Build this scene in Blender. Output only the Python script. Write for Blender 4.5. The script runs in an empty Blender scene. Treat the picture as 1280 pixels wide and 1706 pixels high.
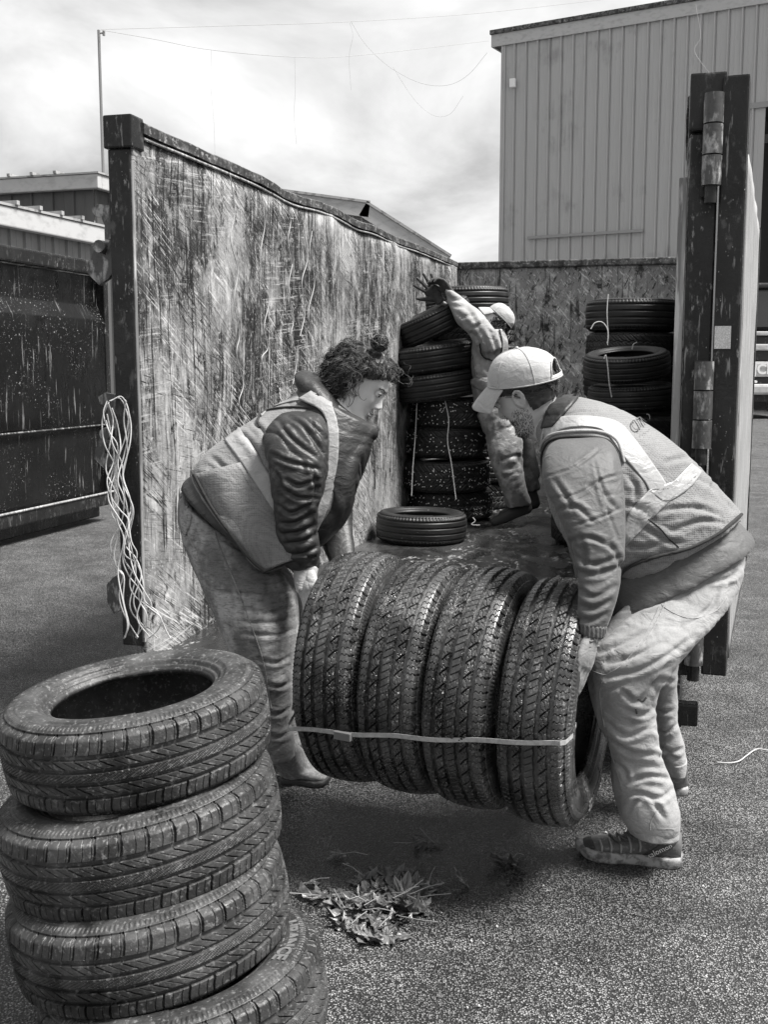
import bpy, bmesh, math, random
import numpy as np
from mathutils import Vector, Matrix, noise as mnoise
from mathutils.bvhtree import BVHTree
R = math.radians
rng = random.Random(7)
sc = bpy.context.scene
COL = sc.collection

# ------------------------------------------------------------------ camera, sky, sun, exposure
TH = R(7.4); CH = 1.55; FP = 1840.0
cam_d = bpy.data.cameras.new('camera'); cam = bpy.data.objects.new('camera', cam_d); COL.objects.link(cam)
cam.location = (0, 0, CH); cam.rotation_euler = (R(90) - TH, 0, 0)
cam_d.sensor_fit = 'VERTICAL'; cam_d.sensor_height = 36.0; cam_d.lens = 36.0 * FP / 1706.0
cam_d.clip_start = 0.05; cam_d.clip_end = 3000
sc.camera = cam
sc.view_settings.view_transform = 'Standard'; sc.view_settings.look = 'None'
sc.view_settings.gamma = 1.0; sc.view_settings.use_curve_mapping = False
sc.view_settings.exposure = 1.75

SUN_EL, SUN_AZ = R(60), R(105)          # azimuth from +Y towards +X
world = bpy.data.worlds.new('World'); sc.world = world; world.use_nodes = True
wt = world.node_tree; wt.nodes.clear()
def wn(t, **k):
    n = wt.nodes.new(t)
    for a, v in k.items(): setattr(n, a, v)
    return n
sky = wn('ShaderNodeTexSky', sky_type='NISHITA', sun_disc=False, sun_elevation=SUN_EL, sun_rotation=SUN_AZ)
bw = wn('ShaderNodeRGBToBW'); wt.links.new(sky.outputs[0], bw.inputs[0])
tc = wn('ShaderNodeTexCoord'); sep = wn('ShaderNodeSeparateXYZ'); wt.links.new(tc.outputs['Generated'], sep.inputs[0])
zc = wn('ShaderNodeMath', operation='MAXIMUM'); zc.inputs[1].default_value = 0.0; wt.links.new(sep.outputs[2], zc.inputs[0])
za = wn('ShaderNodeMath', operation='ADD'); za.inputs[1].default_value = 0.55; wt.links.new(zc.outputs[0], za.inputs[0])
dx = wn('ShaderNodeMath', operation='DIVIDE'); wt.links.new(sep.outputs[0], dx.inputs[0]); wt.links.new(za.outputs[0], dx.inputs[1])
dy = wn('ShaderNodeMath', operation='DIVIDE'); wt.links.new(sep.outputs[1], dy.inputs[0]); wt.links.new(za.outputs[0], dy.inputs[1])
cmb = wn('ShaderNodeCombineXYZ'); wt.links.new(dx.outputs[0], cmb.inputs[0]); wt.links.new(dy.outputs[0], cmb.inputs[1])
n1 = wn('ShaderNodeTexNoise'); n1.inputs['Scale'].default_value = 2.6; n1.inputs['Detail'].default_value = 7; n1.inputs['Roughness'].default_value = .55; n1.inputs['Distortion'].default_value = .35
mpw = wn('ShaderNodeMapping'); mpw.inputs['Location'].default_value = (3.3, 1.7, 0); mpw.inputs['Scale'].default_value = (1.0, 1.15, 1)
wt.links.new(cmb.outputs[0], mpw.inputs[0]); wt.links.new(mpw.outputs[0], n1.inputs['Vector'])
cr = wn('ShaderNodeValToRGB'); wt.links.new(n1.outputs['Fac'], cr.inputs[0])
e = cr.color_ramp.elements; e[0].position = .36; e[0].color = (2.3,)*3 + (1,); e[1].position = .66; e[1].color = (7.3,)*3 + (1,)
e2 = cr.color_ramp.elements.new(.50); e2.color = (4.8,)*3 + (1,)
mixc = wn('ShaderNodeMix', data_type='RGBA'); mixc.inputs[0].default_value = .9
wt.links.new(bw.outputs[0], mixc.inputs[6]); wt.links.new(cr.outputs[0], mixc.inputs[7])
bg = wn('ShaderNodeBackground'); bg.inputs[1].default_value = 0.05; wt.links.new(mixc.outputs[2], bg.inputs[0])
wo = wn('ShaderNodeOutputWorld'); wt.links.new(bg.outputs[0], wo.inputs[0])

sun_d = bpy.data.lights.new('sun', 'SUN'); sun = bpy.data.objects.new('sun', sun_d); COL.objects.link(sun)
sun_d.energy = 3.0; sun_d.angle = R(20); sun_d.color = (1, .985, .965)
sdir = Vector((math.sin(SUN_AZ) * math.cos(SUN_EL), math.cos(SUN_AZ) * math.cos(SUN_EL), math.sin(SUN_EL)))
sun.rotation_euler = sdir.to_track_quat('Z', 'Y').to_euler()

# ------------------------------------------------------------------ helpers
cT, sT = math.cos(TH), math.sin(TH)
def P(px, py, z):
    xc = (px - 640) / FP * z; yc = (py - 853) / FP * z
    return Vector((xc, z * cT - yc * sT, CH - z * sT - yc * cT))
def G(px, py, h=0.0):
    k = (py - 853) / FP
    z = (CH - h) / (sT + k * cT)
    return P(px, py, z)
def camz(v):
    return v[1] * cT + (CH - v[2]) * sT

def tagit(o, label=None, cat=None, group=None, kind=None):
    if label: o['label'] = label
    if cat: o['category'] = cat
    if group: o['group'] = group
    if kind: o['kind'] = kind
    return o
def thing(name, loc, label, cat, group=None, rz=0.0):
    o = bpy.data.objects.new(name, None); COL.objects.link(o); o.empty_display_size = .1
    o.location = loc; o.rotation_euler = (0, 0, rz)
    return tagit(o, label, cat, group)
def mesh_np(name, V, F, smooth=True):
    """V (n,3) array, F (m,4) or (m,3) int array"""
    V = np.asarray(V, dtype=np.float32); F = np.asarray(F, dtype=np.int32)
    me = bpy.data.meshes.new(name); k = F.shape[1]
    me.vertices.add(len(V)); me.vertices.foreach_set('co', V.ravel())
    me.loops.add(F.size); me.loops.foreach_set('vertex_index', F.ravel())
    me.polygons.add(len(F)); me.polygons.foreach_set('loop_start', np.arange(0, F.size, k, dtype=np.int32))
    me.polygons.foreach_set('use_smooth', np.full(len(F), smooth, dtype=bool))
    me.update(calc_edges=True); me.validate()
    return me
def link(name, me, mat=None, parent=None, label=None):
    o = bpy.data.objects.new(name, me); COL.objects.link(o)
    if mat is not None and len(me.materials) == 0: me.materials.append(mat)
    if parent is not None: o.parent = parent
    if label: o['label'] = label
    return o
class MB:
    """collects boxes, tubes, prisms into one mesh"""
    def __init__(s): s.v = []; s.f = []; s.sm = []
    def add(s, vs, fs, smooth=False, M=None):
        b = len(s.v)
        for v in vs:
            v = Vector(v); s.v.append(M @ v if M is not None else v)
        for f in fs: s.f.append([i + b for i in f]); s.sm.append(smooth)
        return s
    def box(s, a, b, M=None, bev=0.0):
        x0, y0, z0 = a; x1, y1, z1 = b
        if bev <= 0:
            vs = [(x0,y0,z0),(x1,y0,z0),(x1,y1,z0),(x0,y1,z0),(x0,y0,z1),(x1,y0,z1),(x1,y1,z1),(x0,y1,z1)]
            fs = [(3,2,1,0),(4,5,6,7),(0,1,5,4),(1,2,6,5),(2,3,7,6),(3,0,4,7)]
            return s.add(vs, fs, False, M)
        bm = bmesh.new(); bmesh.ops.create_cube(bm, size=1)
        for v in bm.verts:
            v.co = Vector(((x0+x1)/2 + v.co.x*(x1-x0), (y0+y1)/2 + v.co.y*(y1-y0), (z0+z1)/2 + v.co.z*(z1-z0)))
        bmesh.ops.bevel(bm, geom=bm.edges[:], offset=bev, segments=2, affect='EDGES', profile=.6)
        bm.verts.ensure_lookup_table()
        s.add([v.co.copy() for v in bm.verts], [[v.index for v in f.verts] for f in bm.faces], False, M); bm.free()
        return s
    def tube(s, pts, r, n=8, cap=True, smooth=True, M=None):
        pts = [Vector(p) for p in pts]
        rs = r if isinstance(r, (list, tuple, np.ndarray)) else [r]*len(pts)
        vs = []; fs = []
        t = (pts[1]-pts[0]).normalized()
        up = Vector((0,0,1)) if abs(t.z) < .9 else Vector((1,0,0))
        u = t.cross(up).normalized()
        for i, p in enumerate(pts):
            if i == 0: tt = pts[1]-pts[0]
            elif i == len(pts)-1: tt = pts[-1]-pts[-2]
            else: tt = pts[i+1]-pts[i-1]
            if tt.length < 1e-9: tt = t
            tt = tt.normalized(); u = (u - tt*u.dot(tt))
            u = u.normalized() if u.length > 1e-6 else tt.orthogonal().normalized()
            w = tt.cross(u); t = tt
            for k in range(n):
                a = 2*math.pi*k/n
                vs.append(p + (u*math.cos(a) + w*math.sin(a))*rs[i])
        for i in range(len(pts)-1):
            for k in range(n):
                k2 = (k+1) % n
                fs.append((i*n+k, i*n+k2, (i+1)*n+k2, (i+1)*n+k))
        s.add(vs, fs, smooth, M)
        if cap:
            s.add(vs[:n], [tuple(range(n))[::-1]], False, M); s.add(vs[-n:], [tuple(range(n))], False, M)
        return s
    def prism(s, poly, a, b, M=None):
        """poly: list of (x,z), extruded along y from a to b"""
        n = len(poly)
        vs = [(x, a, z) for x, z in poly] + [(x, b, z) for x, z in poly]
        fs = [tuple(range(n)), tuple(range(n, 2*n))[::-1]]
        for i in range(n):
            j = (i+1) % n; fs.append((i, i+n, j+n, j))
        return s.add(vs, fs, False, M)
    def build(s, name, mat, parent=None, label=None, off=None):
        me = bpy.data.meshes.new(name)
        vs = [v - Vector(off) for v in s.v] if off is not None else s.v
        me.from_pydata([tuple(v) for v in vs], [], s.f); me.update()
        me.polygons.foreach_set('use_smooth', s.sm)
        bm = bmesh.new(); bm.from_mesh(me); bmesh.ops.recalc_face_normals(bm, faces=bm.faces[:]); bm.to_mesh(me); bm.free()
        return link(name, me, mat, parent, label)
def crom(pts, n):
    """Catmull-Rom resample a list of equal-length numpy rows"""
    pts = np.asarray(pts, float)
    if len(pts) < 3: 
        return np.array([pts[0]*(1-t)+pts[-1]*t for t in np.linspace(0,1,n)])
    p = np.vstack([2*pts[0]-pts[1], pts, 2*pts[-1]-pts[-2]])
    out = []
    m = len(pts)-1
    for t in np.linspace(0, m, n):
        i = min(int(t), m-1); u = t-i
        a, b, c, d = p[i], p[i+1], p[i+2], p[i+3]
        out.append(.5*((2*b)+(-a+c)*u+(2*a-5*b+4*c-d)*u*u+(-a+3*b-3*c+d)*u**3))
    return np.array(out)

# ------------------------------------------------------------------ materials
def g4(v): return (v, v, v, 1) if not isinstance(v, (tuple, list)) else tuple(v) + (1,)
def mk(name, base, layers=(), rough=.6, bumps=(), metal=0.0, spec=.5, rvar=None, sheen=0, con=None):
    """layers / bumps: dicts  kind noise|voro|wave, scale (vec or number), rot, lo, hi, val, fac, detail, dist"""
    m = bpy.data.materials.new(name); m.use_nodes = True; nt = m.node_tree; N = nt.nodes; L = nt.links
    b = N['Principled BSDF']; b.inputs['Roughness'].default_value = rough; b.inputs['Metallic'].default_value = metal
    b.inputs['Specular IOR Level'].default_value = spec
    if sheen: b.inputs['Sheen Weight'].default_value = sheen
    tc = N.new('ShaderNodeTexCoord'); oi = N.new('ShaderNodeObjectInfo'); geo = N.new('ShaderNodeNewGeometry')
    mm = N.new('ShaderNodeMath'); mm.operation = 'MULTIPLY'; mm.inputs[1].default_value = 9.0; L.new(oi.outputs['Random'], mm.inputs[0])
    va = N.new('ShaderNodeVectorMath'); va.operation = 'ADD'; L.new(tc.outputs['Object'], va.inputs[0]); L.new(mm.outputs[0], va.inputs[1])
    def tex(d):
        mp = N.new('ShaderNodeMapping'); s = d.get('scale', 10)
        if not isinstance(s, (tuple, list)): s = (s,)*3
        mp.vector_type = 'POINT'
        # rotate first, then scale
        mp0 = N.new('ShaderNodeMapping'); mp0.inputs['Rotation'].default_value = [R(a) for a in d.get('rot', (0,0,0))]
        L.new((geo.outputs['Position'] if d.get('world') else tc.outputs['Object'] if d.get('fixed') else va.outputs[0]), mp0.inputs[0]); mp.inputs['Scale'].default_value = s; L.new(mp0.outputs[0], mp.inputs[0])
        src = mp.outputs[0]
        if d.get('warp'):
            wn_ = N.new('ShaderNodeTexNoise'); wn_.inputs['Scale'].default_value = d.get('wscale', 2.0); wn_.inputs['Detail'].default_value = 3
            L.new(mp0.outputs[0], wn_.inputs['Vector'])
            vm = N.new('ShaderNodeVectorMath'); vm.operation = 'SCALE'; vm.inputs['Scale'].default_value = d['warp']; L.new(wn_.outputs['Color'], vm.inputs[0])
            ad = N.new('ShaderNodeVectorMath'); ad.operation = 'ADD'; L.new(src, ad.inputs[0]); L.new(vm.outputs[0], ad.inputs[1]); src = ad.outputs[0]
        k = d.get('kind', 'noise')
        if k == 'noise':
            t = N.new('ShaderNodeTexNoise'); t.inputs['Scale'].default_value = 1; t.inputs['Detail'].default_value = d.get('detail', 5)
            t.inputs['Roughness'].default_value = d.get('nr', .6); t.inputs['Distortion'].default_value = d.get('dist', 0); L.new(src, t.inputs['Vector']); return t.outputs['Fac']
        if k == 'voro':
            t = N.new('ShaderNodeTexVoronoi'); t.feature = d.get('feat', 'F1'); t.inputs['Scale'].default_value = 1; L.new(src, t.inputs['Vector']); t.inputs['Randomness'].default_value = d.get('rand', 1.0)
            if d.get('cell'):
                sp = N.new('ShaderNodeSeparateColor'); L.new(t.outputs['Color'], sp.inputs[0]); return sp.outputs[0]
            return t.outputs['Distance']
        if k == 'wave':
            t = N.new('ShaderNodeTexWave'); t.inputs['Scale'].default_value = 1; t.inputs['Distortion'].default_value = d.get('dist', 0)
            t.inputs['Detail'].default_value = d.get('detail', 2); L.new(src, t.inputs['Vector']); t.bands_direction = d.get('dir', 'X'); return t.outputs['Fac']
    def mr(out, lo, hi, inv=False):
        r_ = N.new('ShaderNodeMapRange'); r_.inputs['From Min'].default_value = lo; r_.inputs['From Max'].default_value = hi
        if inv: r_.inputs['To Min'].default_value = 1; r_.inputs['To Max'].default_value = 0
        L.new(out, r_.inputs['Value']); return r_.outputs[0]
    cur = None
    rgb = N.new('ShaderNodeRGB'); rgb.outputs[0].default_value = g4(base); cur = rgb.outputs[0]
    masks = []
    for d in layers:
        f = mr(tex(d), d.get('lo', .45), d.get('hi', .6), d.get('inv', False))
        if d.get('mask'):
            md = d['mask']; f2 = mr(tex(md), md.get('lo', .45), md.get('hi', .6), md.get('inv', False))
            mu = N.new('ShaderNodeMath'); mu.operation = 'MULTIPLY'; L.new(f, mu.inputs[0]); L.new(f2, mu.inputs[1]); f = mu.outputs[0]
        mu = N.new('ShaderNodeMath'); mu.operation = 'MULTIPLY'; mu.inputs[1].default_value = d.get('fac', 1.0); L.new(f, mu.inputs[0]); f = mu.outputs[0]
        mx = N.new('ShaderNodeMix'); mx.data_type = 'RGBA'; L.new(f, mx.inputs[0]); L.new(cur, mx.inputs[6]); mx.inputs[7].default_value = g4(d['val'])
        cur = mx.outputs[2]; masks.append(f)
    if con:
        bc_ = N.new('ShaderNodeBrightContrast'); bc_.inputs['Contrast'].default_value = con[0]-1; bc_.inputs['Bright'].default_value = (con[0]-1)*(.5-con[1])
        cl_ = N.new('ShaderNodeMix'); cl_.data_type = 'RGBA'; cl_.blend_type = 'LIGHTEN'; cl_.inputs[0].default_value = 1; L.new(cur, bc_.inputs['Color']); L.new(bc_.outputs[0], cl_.inputs[6]); cl_.inputs[7].default_value = g4(.008); cur = cl_.outputs[2]
    L.new(cur, b.inputs['Base Color'])
    if rvar:
        f = mr(tex(rvar), rvar.get('lo', .4), rvar.get('hi', .6))
        r_ = N.new('ShaderNodeMapRange'); r_.inputs['To Min'].default_value = rvar['r0']; r_.inputs['To Max'].default_value = rvar['r1']; L.new(f, r_.inputs['Value']); L.new(r_.outputs[0], b.inputs['Roughness'])
    prev = None
    for d in bumps:
        o_ = tex(d)
        if 'lo' in d: o_ = mr(o_, d['lo'], d['hi'])
        bp = N.new('ShaderNodeBump'); bp.inputs['Strength'].default_value = d.get('s', .5); bp.inputs['Distance'].default_value = d.get('d', .01)
        L.new(o_, bp.inputs['Height'])
        if prev is not None: L.new(prev, bp.inputs['Normal'])
        prev = bp.outputs[0]
    if prev is not None: L.new(prev, b.inputs['Normal'])
    return m
M = {}
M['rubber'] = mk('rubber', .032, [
    dict(scale=9, lo=.42, hi=.72, val=.085, fac=.65), dict(scale=(90,90,90), lo=.55, hi=.70, val=.17, fac=.6),
    dict(scale=5, lo=.56, hi=.70, val=.008, fac=.8),
    dict(kind='voro', scale=70, lo=.0, hi=.09, val=.5, inv=True, mask=dict(scale=12, lo=.54, hi=.6), fac=.8)], rough=.5, spec=.4, con=(1.5,.05),
    bumps=[dict(scale=160, s=.7, d=.002), dict(scale=30, s=.5, d=.003)], rvar=dict(scale=8, lo=.35, hi=.65, r0=.33, r1=.62))
M['rubber_wet'] = mk('rubber_wet', .026, [
    dict(scale=7, lo=.45, hi=.7, val=.075, fac=.7), dict(scale=(120,120,180), lo=.54, hi=.62, val=.26, fac=.5, detail=6, mask=dict(scale=8, lo=.42, hi=.58)),  # masked pale flecks paint bright highlights of the tread lugs into the colour
    dict(scale=6, lo=.52, hi=.66, val=.004, fac=.9)], rough=.35, spec=.9, con=(1.3,.05),
    bumps=[dict(scale=140, s=.6, d=.0015), dict(scale=35, s=.5, d=.002)], rvar=dict(scale=9, lo=.35, hi=.65, r0=.18, r1=.5))
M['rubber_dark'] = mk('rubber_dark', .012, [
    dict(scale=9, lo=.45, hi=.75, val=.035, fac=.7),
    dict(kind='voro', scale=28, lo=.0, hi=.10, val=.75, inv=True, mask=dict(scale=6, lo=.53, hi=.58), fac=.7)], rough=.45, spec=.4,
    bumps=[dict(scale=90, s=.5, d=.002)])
M['stud'] = mk('stud', .75, rough=.3, metal=.3)
M['letter'] = mk('tyre_letter', .15, [dict(scale=60, lo=.4, hi=.6, val=.09, fac=.7)], rough=.6)
M['twine'] = mk('twine', .50, [dict(scale=120, lo=.4, hi=.6, val=.35, fac=.6)], rough=.8, bumps=[dict(kind='wave', scale=300, s=.4, d=.001)])
M['twine_old'] = mk('weathered_twine', .36, rough=.8)
M['strap'] = mk('strap', .36, [dict(scale=80, lo=.45, hi=.6, val=.22, fac=.6)], rough=.5)
# inner wall: local x across, y along the wall, z up
M['wall_in'] = mk('scraped_steel_paint', .215, [
    dict(scale=(1.1,1.2,.9), lo=.44, hi=.57, val=.05, fac=.85, detail=12, nr=.74),
    dict(scale=(7,9,5), lo=.50, hi=.66, val=.38, fac=.75, detail=12, nr=.75, dist=.4),
    dict(scale=(5,38,2.2), lo=.54, hi=.64, val=.45, fac=.65, detail=9, nr=.7, mask=dict(scale=(1,1.4,1), lo=.45, hi=.6)),
    dict(scale=(10,6,210), rot=(33,0,0), lo=.54, hi=.60, val=.02, fac=.85, detail=3, mask=dict(scale=1.6, lo=.46, hi=.56)),
    dict(scale=(10,5,150), rot=(27,0,0), lo=.58, hi=.62, val=.45, fac=.8, detail=4, mask=dict(scale=2.2, lo=.46, hi=.58)),
    dict(scale=(10,4,120), rot=(-5,0,0), lo=.56, hi=.62, val=.40, fac=.5, detail=4, mask=dict(scale=(1,1.3,2.6), lo=.50, hi=.60)),
    dict(scale=(10,5,170), rot=(10,0,0), lo=.59, hi=.64, val=.03, fac=.8, detail=4, mask=dict(scale=2, lo=.45, hi=.6)),
    dict(scale=(5,60,2.0), lo=.53, hi=.60, val=.010, fac=.94, detail=8, nr=.7, mask=dict(scale=(1,1.6,.9), lo=.44, hi=.52)),
    dict(scale=(9,13,8), lo=.54, hi=.61, val=.015, fac=.9, detail=12, nr=.78, mask=dict(scale=(1,1.2,1.2), lo=.46, hi=.55)),
    dict(scale=(50,60,50), lo=.58, hi=.66, val=.45, fac=.6, detail=8, nr=.7),
    dict(kind='voro', scale=(20,60,24), lo=0, hi=.14, inv=True, val=.55, fac=.8, mask=dict(scale=5, lo=.52, hi=.6))],
    rough=.5, spec=.35, con=(1.55,.17), bumps=[dict(scale=(5,70,5), s=.3, d=.003), dict(scale=18, s=.7, d=.008, detail=10)], rvar=dict(scale=6, r0=.4, r1=.7))
M['wall_back'] = mk('scraped_back_wall', .15, [
    dict(scale=(2.2,2,2), lo=.42, hi=.58, val=.20, fac=.7, detail=12, nr=.75),
    dict(scale=(9,9,7), lo=.52, hi=.62, val=.34, fac=.75, detail=12, nr=.75, dist=.5),
    dict(scale=(40,5,5), lo=.57, hi=.64, val=.42, fac=.6, detail=6, nr=.7, mask=dict(scale=2, lo=.45, hi=.6)),
    dict(scale=(60,5,12), rot=(0,40,0), lo=.59, hi=.63, val=.45, fac=.7, detail=4),
    dict(scale=(60,5,12), rot=(0,-25,0), lo=.60, hi=.63, val=.02, fac=.8, detail=4),
    dict(scale=(7,7,5), lo=.54, hi=.62, val=.015, fac=.9, detail=12, nr=.75),
    dict(scale=(30,5,2), lo=.58, hi=.66, val=.02, fac=.8)], rough=.5, con=(1.7,.09), bumps=[dict(scale=20, s=.7, d=.008, detail=10)])
M['black_steel'] = mk('worn_black_steel', .010, [
    dict(scale=(6,6,3), lo=.45, hi=.7, val=.026, fac=.7, detail=8),
    dict(scale=(40,40,14), lo=.57, hi=.64, val=.30, fac=.85, detail=9, nr=.72, mask=dict(scale=3.6, lo=.50, hi=.60)),
    dict(scale=(16,16,9), lo=.56, hi=.64, val=.075, fac=.8, detail=10, nr=.72),
    dict(kind='voro', scale=(70,70,45), lo=0, hi=.16, val=.6, inv=True, fac=.8, mask=dict(scale=7, lo=.55, hi=.6)),
    dict(scale=(60,60,7), lo=.64, hi=.70, val=.25, fac=.7, detail=5)], rough=.36, spec=.3,
    bumps=[dict(scale=14, s=.35, d=.006), dict(scale=80, s=.35, d=.002)], rvar=dict(scale=7, r0=.2, r1=.5))
M['rail_steel'] = mk('scuffed_rail_steel', .035, [dict(scale=(14,9,14), lo=.48, hi=.60, val=.16, fac=.8, detail=12, nr=.75), dict(scale=(40,25,40), lo=.56, hi=.63, val=.34, fac=.7, detail=8), dict(scale=(20,30,6), lo=.54, hi=.62, val=.012, fac=.8, detail=8)], rough=.45, spec=.3, bumps=[dict(scale=20, s=.6, d=.008, detail=8)])
M['hinge_steel'] = mk('hinge_steel', .05, [dict(scale=(30,30,12), lo=.5, hi=.62, val=.42, fac=.7, detail=8), dict(scale=60, lo=.5, hi=.7, val=.01, fac=.6)], rough=.35, bumps=[dict(scale=50, s=.5, d=.003)])
M['dump'] = mk('dark_dumpster_steel', .004, [
    dict(scale=(2,2,1.5), lo=.45, hi=.7, val=.012, fac=.7, detail=7),
    dict(scale=(2,26,2.2), lo=.60, hi=.65, val=.22, fac=.7, detail=8, mask=dict(scale=(1,2,1.3), lo=.46, hi=.56)),
    dict(scale=(5,50,60), rot=(35,0,0), lo=.63, hi=.66, val=.35, fac=.8, detail=5, mask=dict(scale=2, lo=.45, hi=.55)),
    dict(kind='voro', scale=(12,18,14), lo=0, hi=.07, inv=True, val=.45, fac=.8, mask=dict(scale=3, lo=.5, hi=.6))], rough=.22, spec=.22,
    bumps=[dict(scale=(2,3,2), s=.5, d=.03), dict(scale=(5,60,5), s=.25, d=.004)], rvar=dict(scale=3, r0=.12, r1=.42))
M['gate_face'] = mk('weathered_gate_face', .24, [
    dict(scale=(45,48,1.6), lo=.46, hi=.6, val=.14, fac=.7, detail=7, warp=.6),
    dict(scale=(40,50,3), lo=.54, hi=.62, val=.45, fac=.6, detail=6, warp=.6),
    dict(scale=(60,60,4), lo=.6, hi=.66, val=.05, fac=.7, detail=5)], rough=.6, con=(1.8,.2), bumps=[dict(scale=(60,60,6), s=.5, d=.004)])
M['floor_in'] = mk('wet_steel_floor', .02, [
    dict(scale=(3,2,1), lo=.48, hi=.62, val=.07, fac=.8, detail=8),
    dict(kind='voro', scale=(55,40,40), lo=0, hi=.20, inv=True, val=.7, fac=.85, mask=dict(scale=(4,2.5,1), lo=.53, hi=.64)),
    dict(scale=(34,12,1), lo=.54, hi=.60, val=.42, fac=.85, detail=8, nr=.7, mask=dict(scale=(3.5,1.6,1), lo=.46, hi=.56))], rough=.25, spec=.6, bumps=[dict(scale=(8,5,5), s=.4, d=.01), dict(scale=70, s=.5, d=.003)], rvar=dict(scale=(5,3,1), lo=.4, hi=.6, r0=.05, r1=.45))
M['clad'] = mk('pale_metal_cladding', .41, [dict(scale=(2,2,.35), lo=.4, hi=.65, val=.37, fac=.6), dict(scale=(1.5,1.5,.5), lo=.57, hi=.72, val=.25, fac=.5), dict(scale=30, lo=.5, hi=.7, val=.36, fac=.4)], rough=.5, bumps=[dict(scale=40, s=.15, d=.003)])
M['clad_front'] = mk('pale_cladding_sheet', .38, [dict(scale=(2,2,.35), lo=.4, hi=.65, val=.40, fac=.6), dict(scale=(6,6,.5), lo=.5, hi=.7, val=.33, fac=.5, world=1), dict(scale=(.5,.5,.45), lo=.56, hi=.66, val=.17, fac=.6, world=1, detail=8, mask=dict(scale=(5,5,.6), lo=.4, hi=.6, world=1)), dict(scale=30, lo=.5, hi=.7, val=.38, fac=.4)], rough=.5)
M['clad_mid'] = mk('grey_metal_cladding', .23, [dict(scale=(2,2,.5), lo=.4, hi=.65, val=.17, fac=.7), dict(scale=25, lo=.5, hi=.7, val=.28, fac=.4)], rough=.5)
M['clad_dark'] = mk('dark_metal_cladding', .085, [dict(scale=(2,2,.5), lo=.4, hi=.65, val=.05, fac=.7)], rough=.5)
M['white_trim'] = mk('white_metal_trim', .42, [dict(scale=(4,4,8), lo=.5, hi=.65, val=.28, fac=.6)], rough=.5)
M['roof'] = mk('roof_sheet', .32, [dict(scale=5, lo=.5, hi=.62, val=.1, fac=.7)], rough=.6)
M['moss'] = mk('mossy_gutter', .10, [dict(scale=9, lo=.45, hi=.55, val=.02, fac=.9), dict(scale=20, lo=.58, hi=.62, val=.4, fac=.6)], rough=.9)
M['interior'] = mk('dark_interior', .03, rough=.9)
M['metal_grey'] = mk('grey_metal', .25, rough=.4, metal=.6)
M['wire'] = mk('wire', .33, rough=.7)
M['white_plastic'] = mk('white_plastic', .75, rough=.4)
M['glass_dark'] = mk('dark_glass', .02, rough=.08, spec=.8)
M['machine'] = mk('machine_paint', .45, [dict(scale=5, lo=.5, hi=.65, val=.25, fac=.5)], rough=.4)
M['machine_dark'] = mk('machine_dark', .02, [dict(scale=10, lo=.6, hi=.66, val=.2, fac=.5)], rough=.5)
M['leaf'] = mk('dead_leaf', .11, [dict(scale=25, lo=.42, hi=.58, val=.035, fac=.8), dict(scale=60, lo=.55, hi=.65, val=.25, fac=.6)], rough=.35, spec=.6, bumps=[dict(scale=70, s=.6, d=.003)])
M['leaf_pale'] = mk('pale_dead_leaf', .13, [dict(scale=25, lo=.42, hi=.58, val=.09, fac=.8)], rough=.4, spec=.6, bumps=[dict(scale=70, s=.6, d=.003)])
M['stem'] = mk('leaf_stem', .22, rough=.5)
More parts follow.
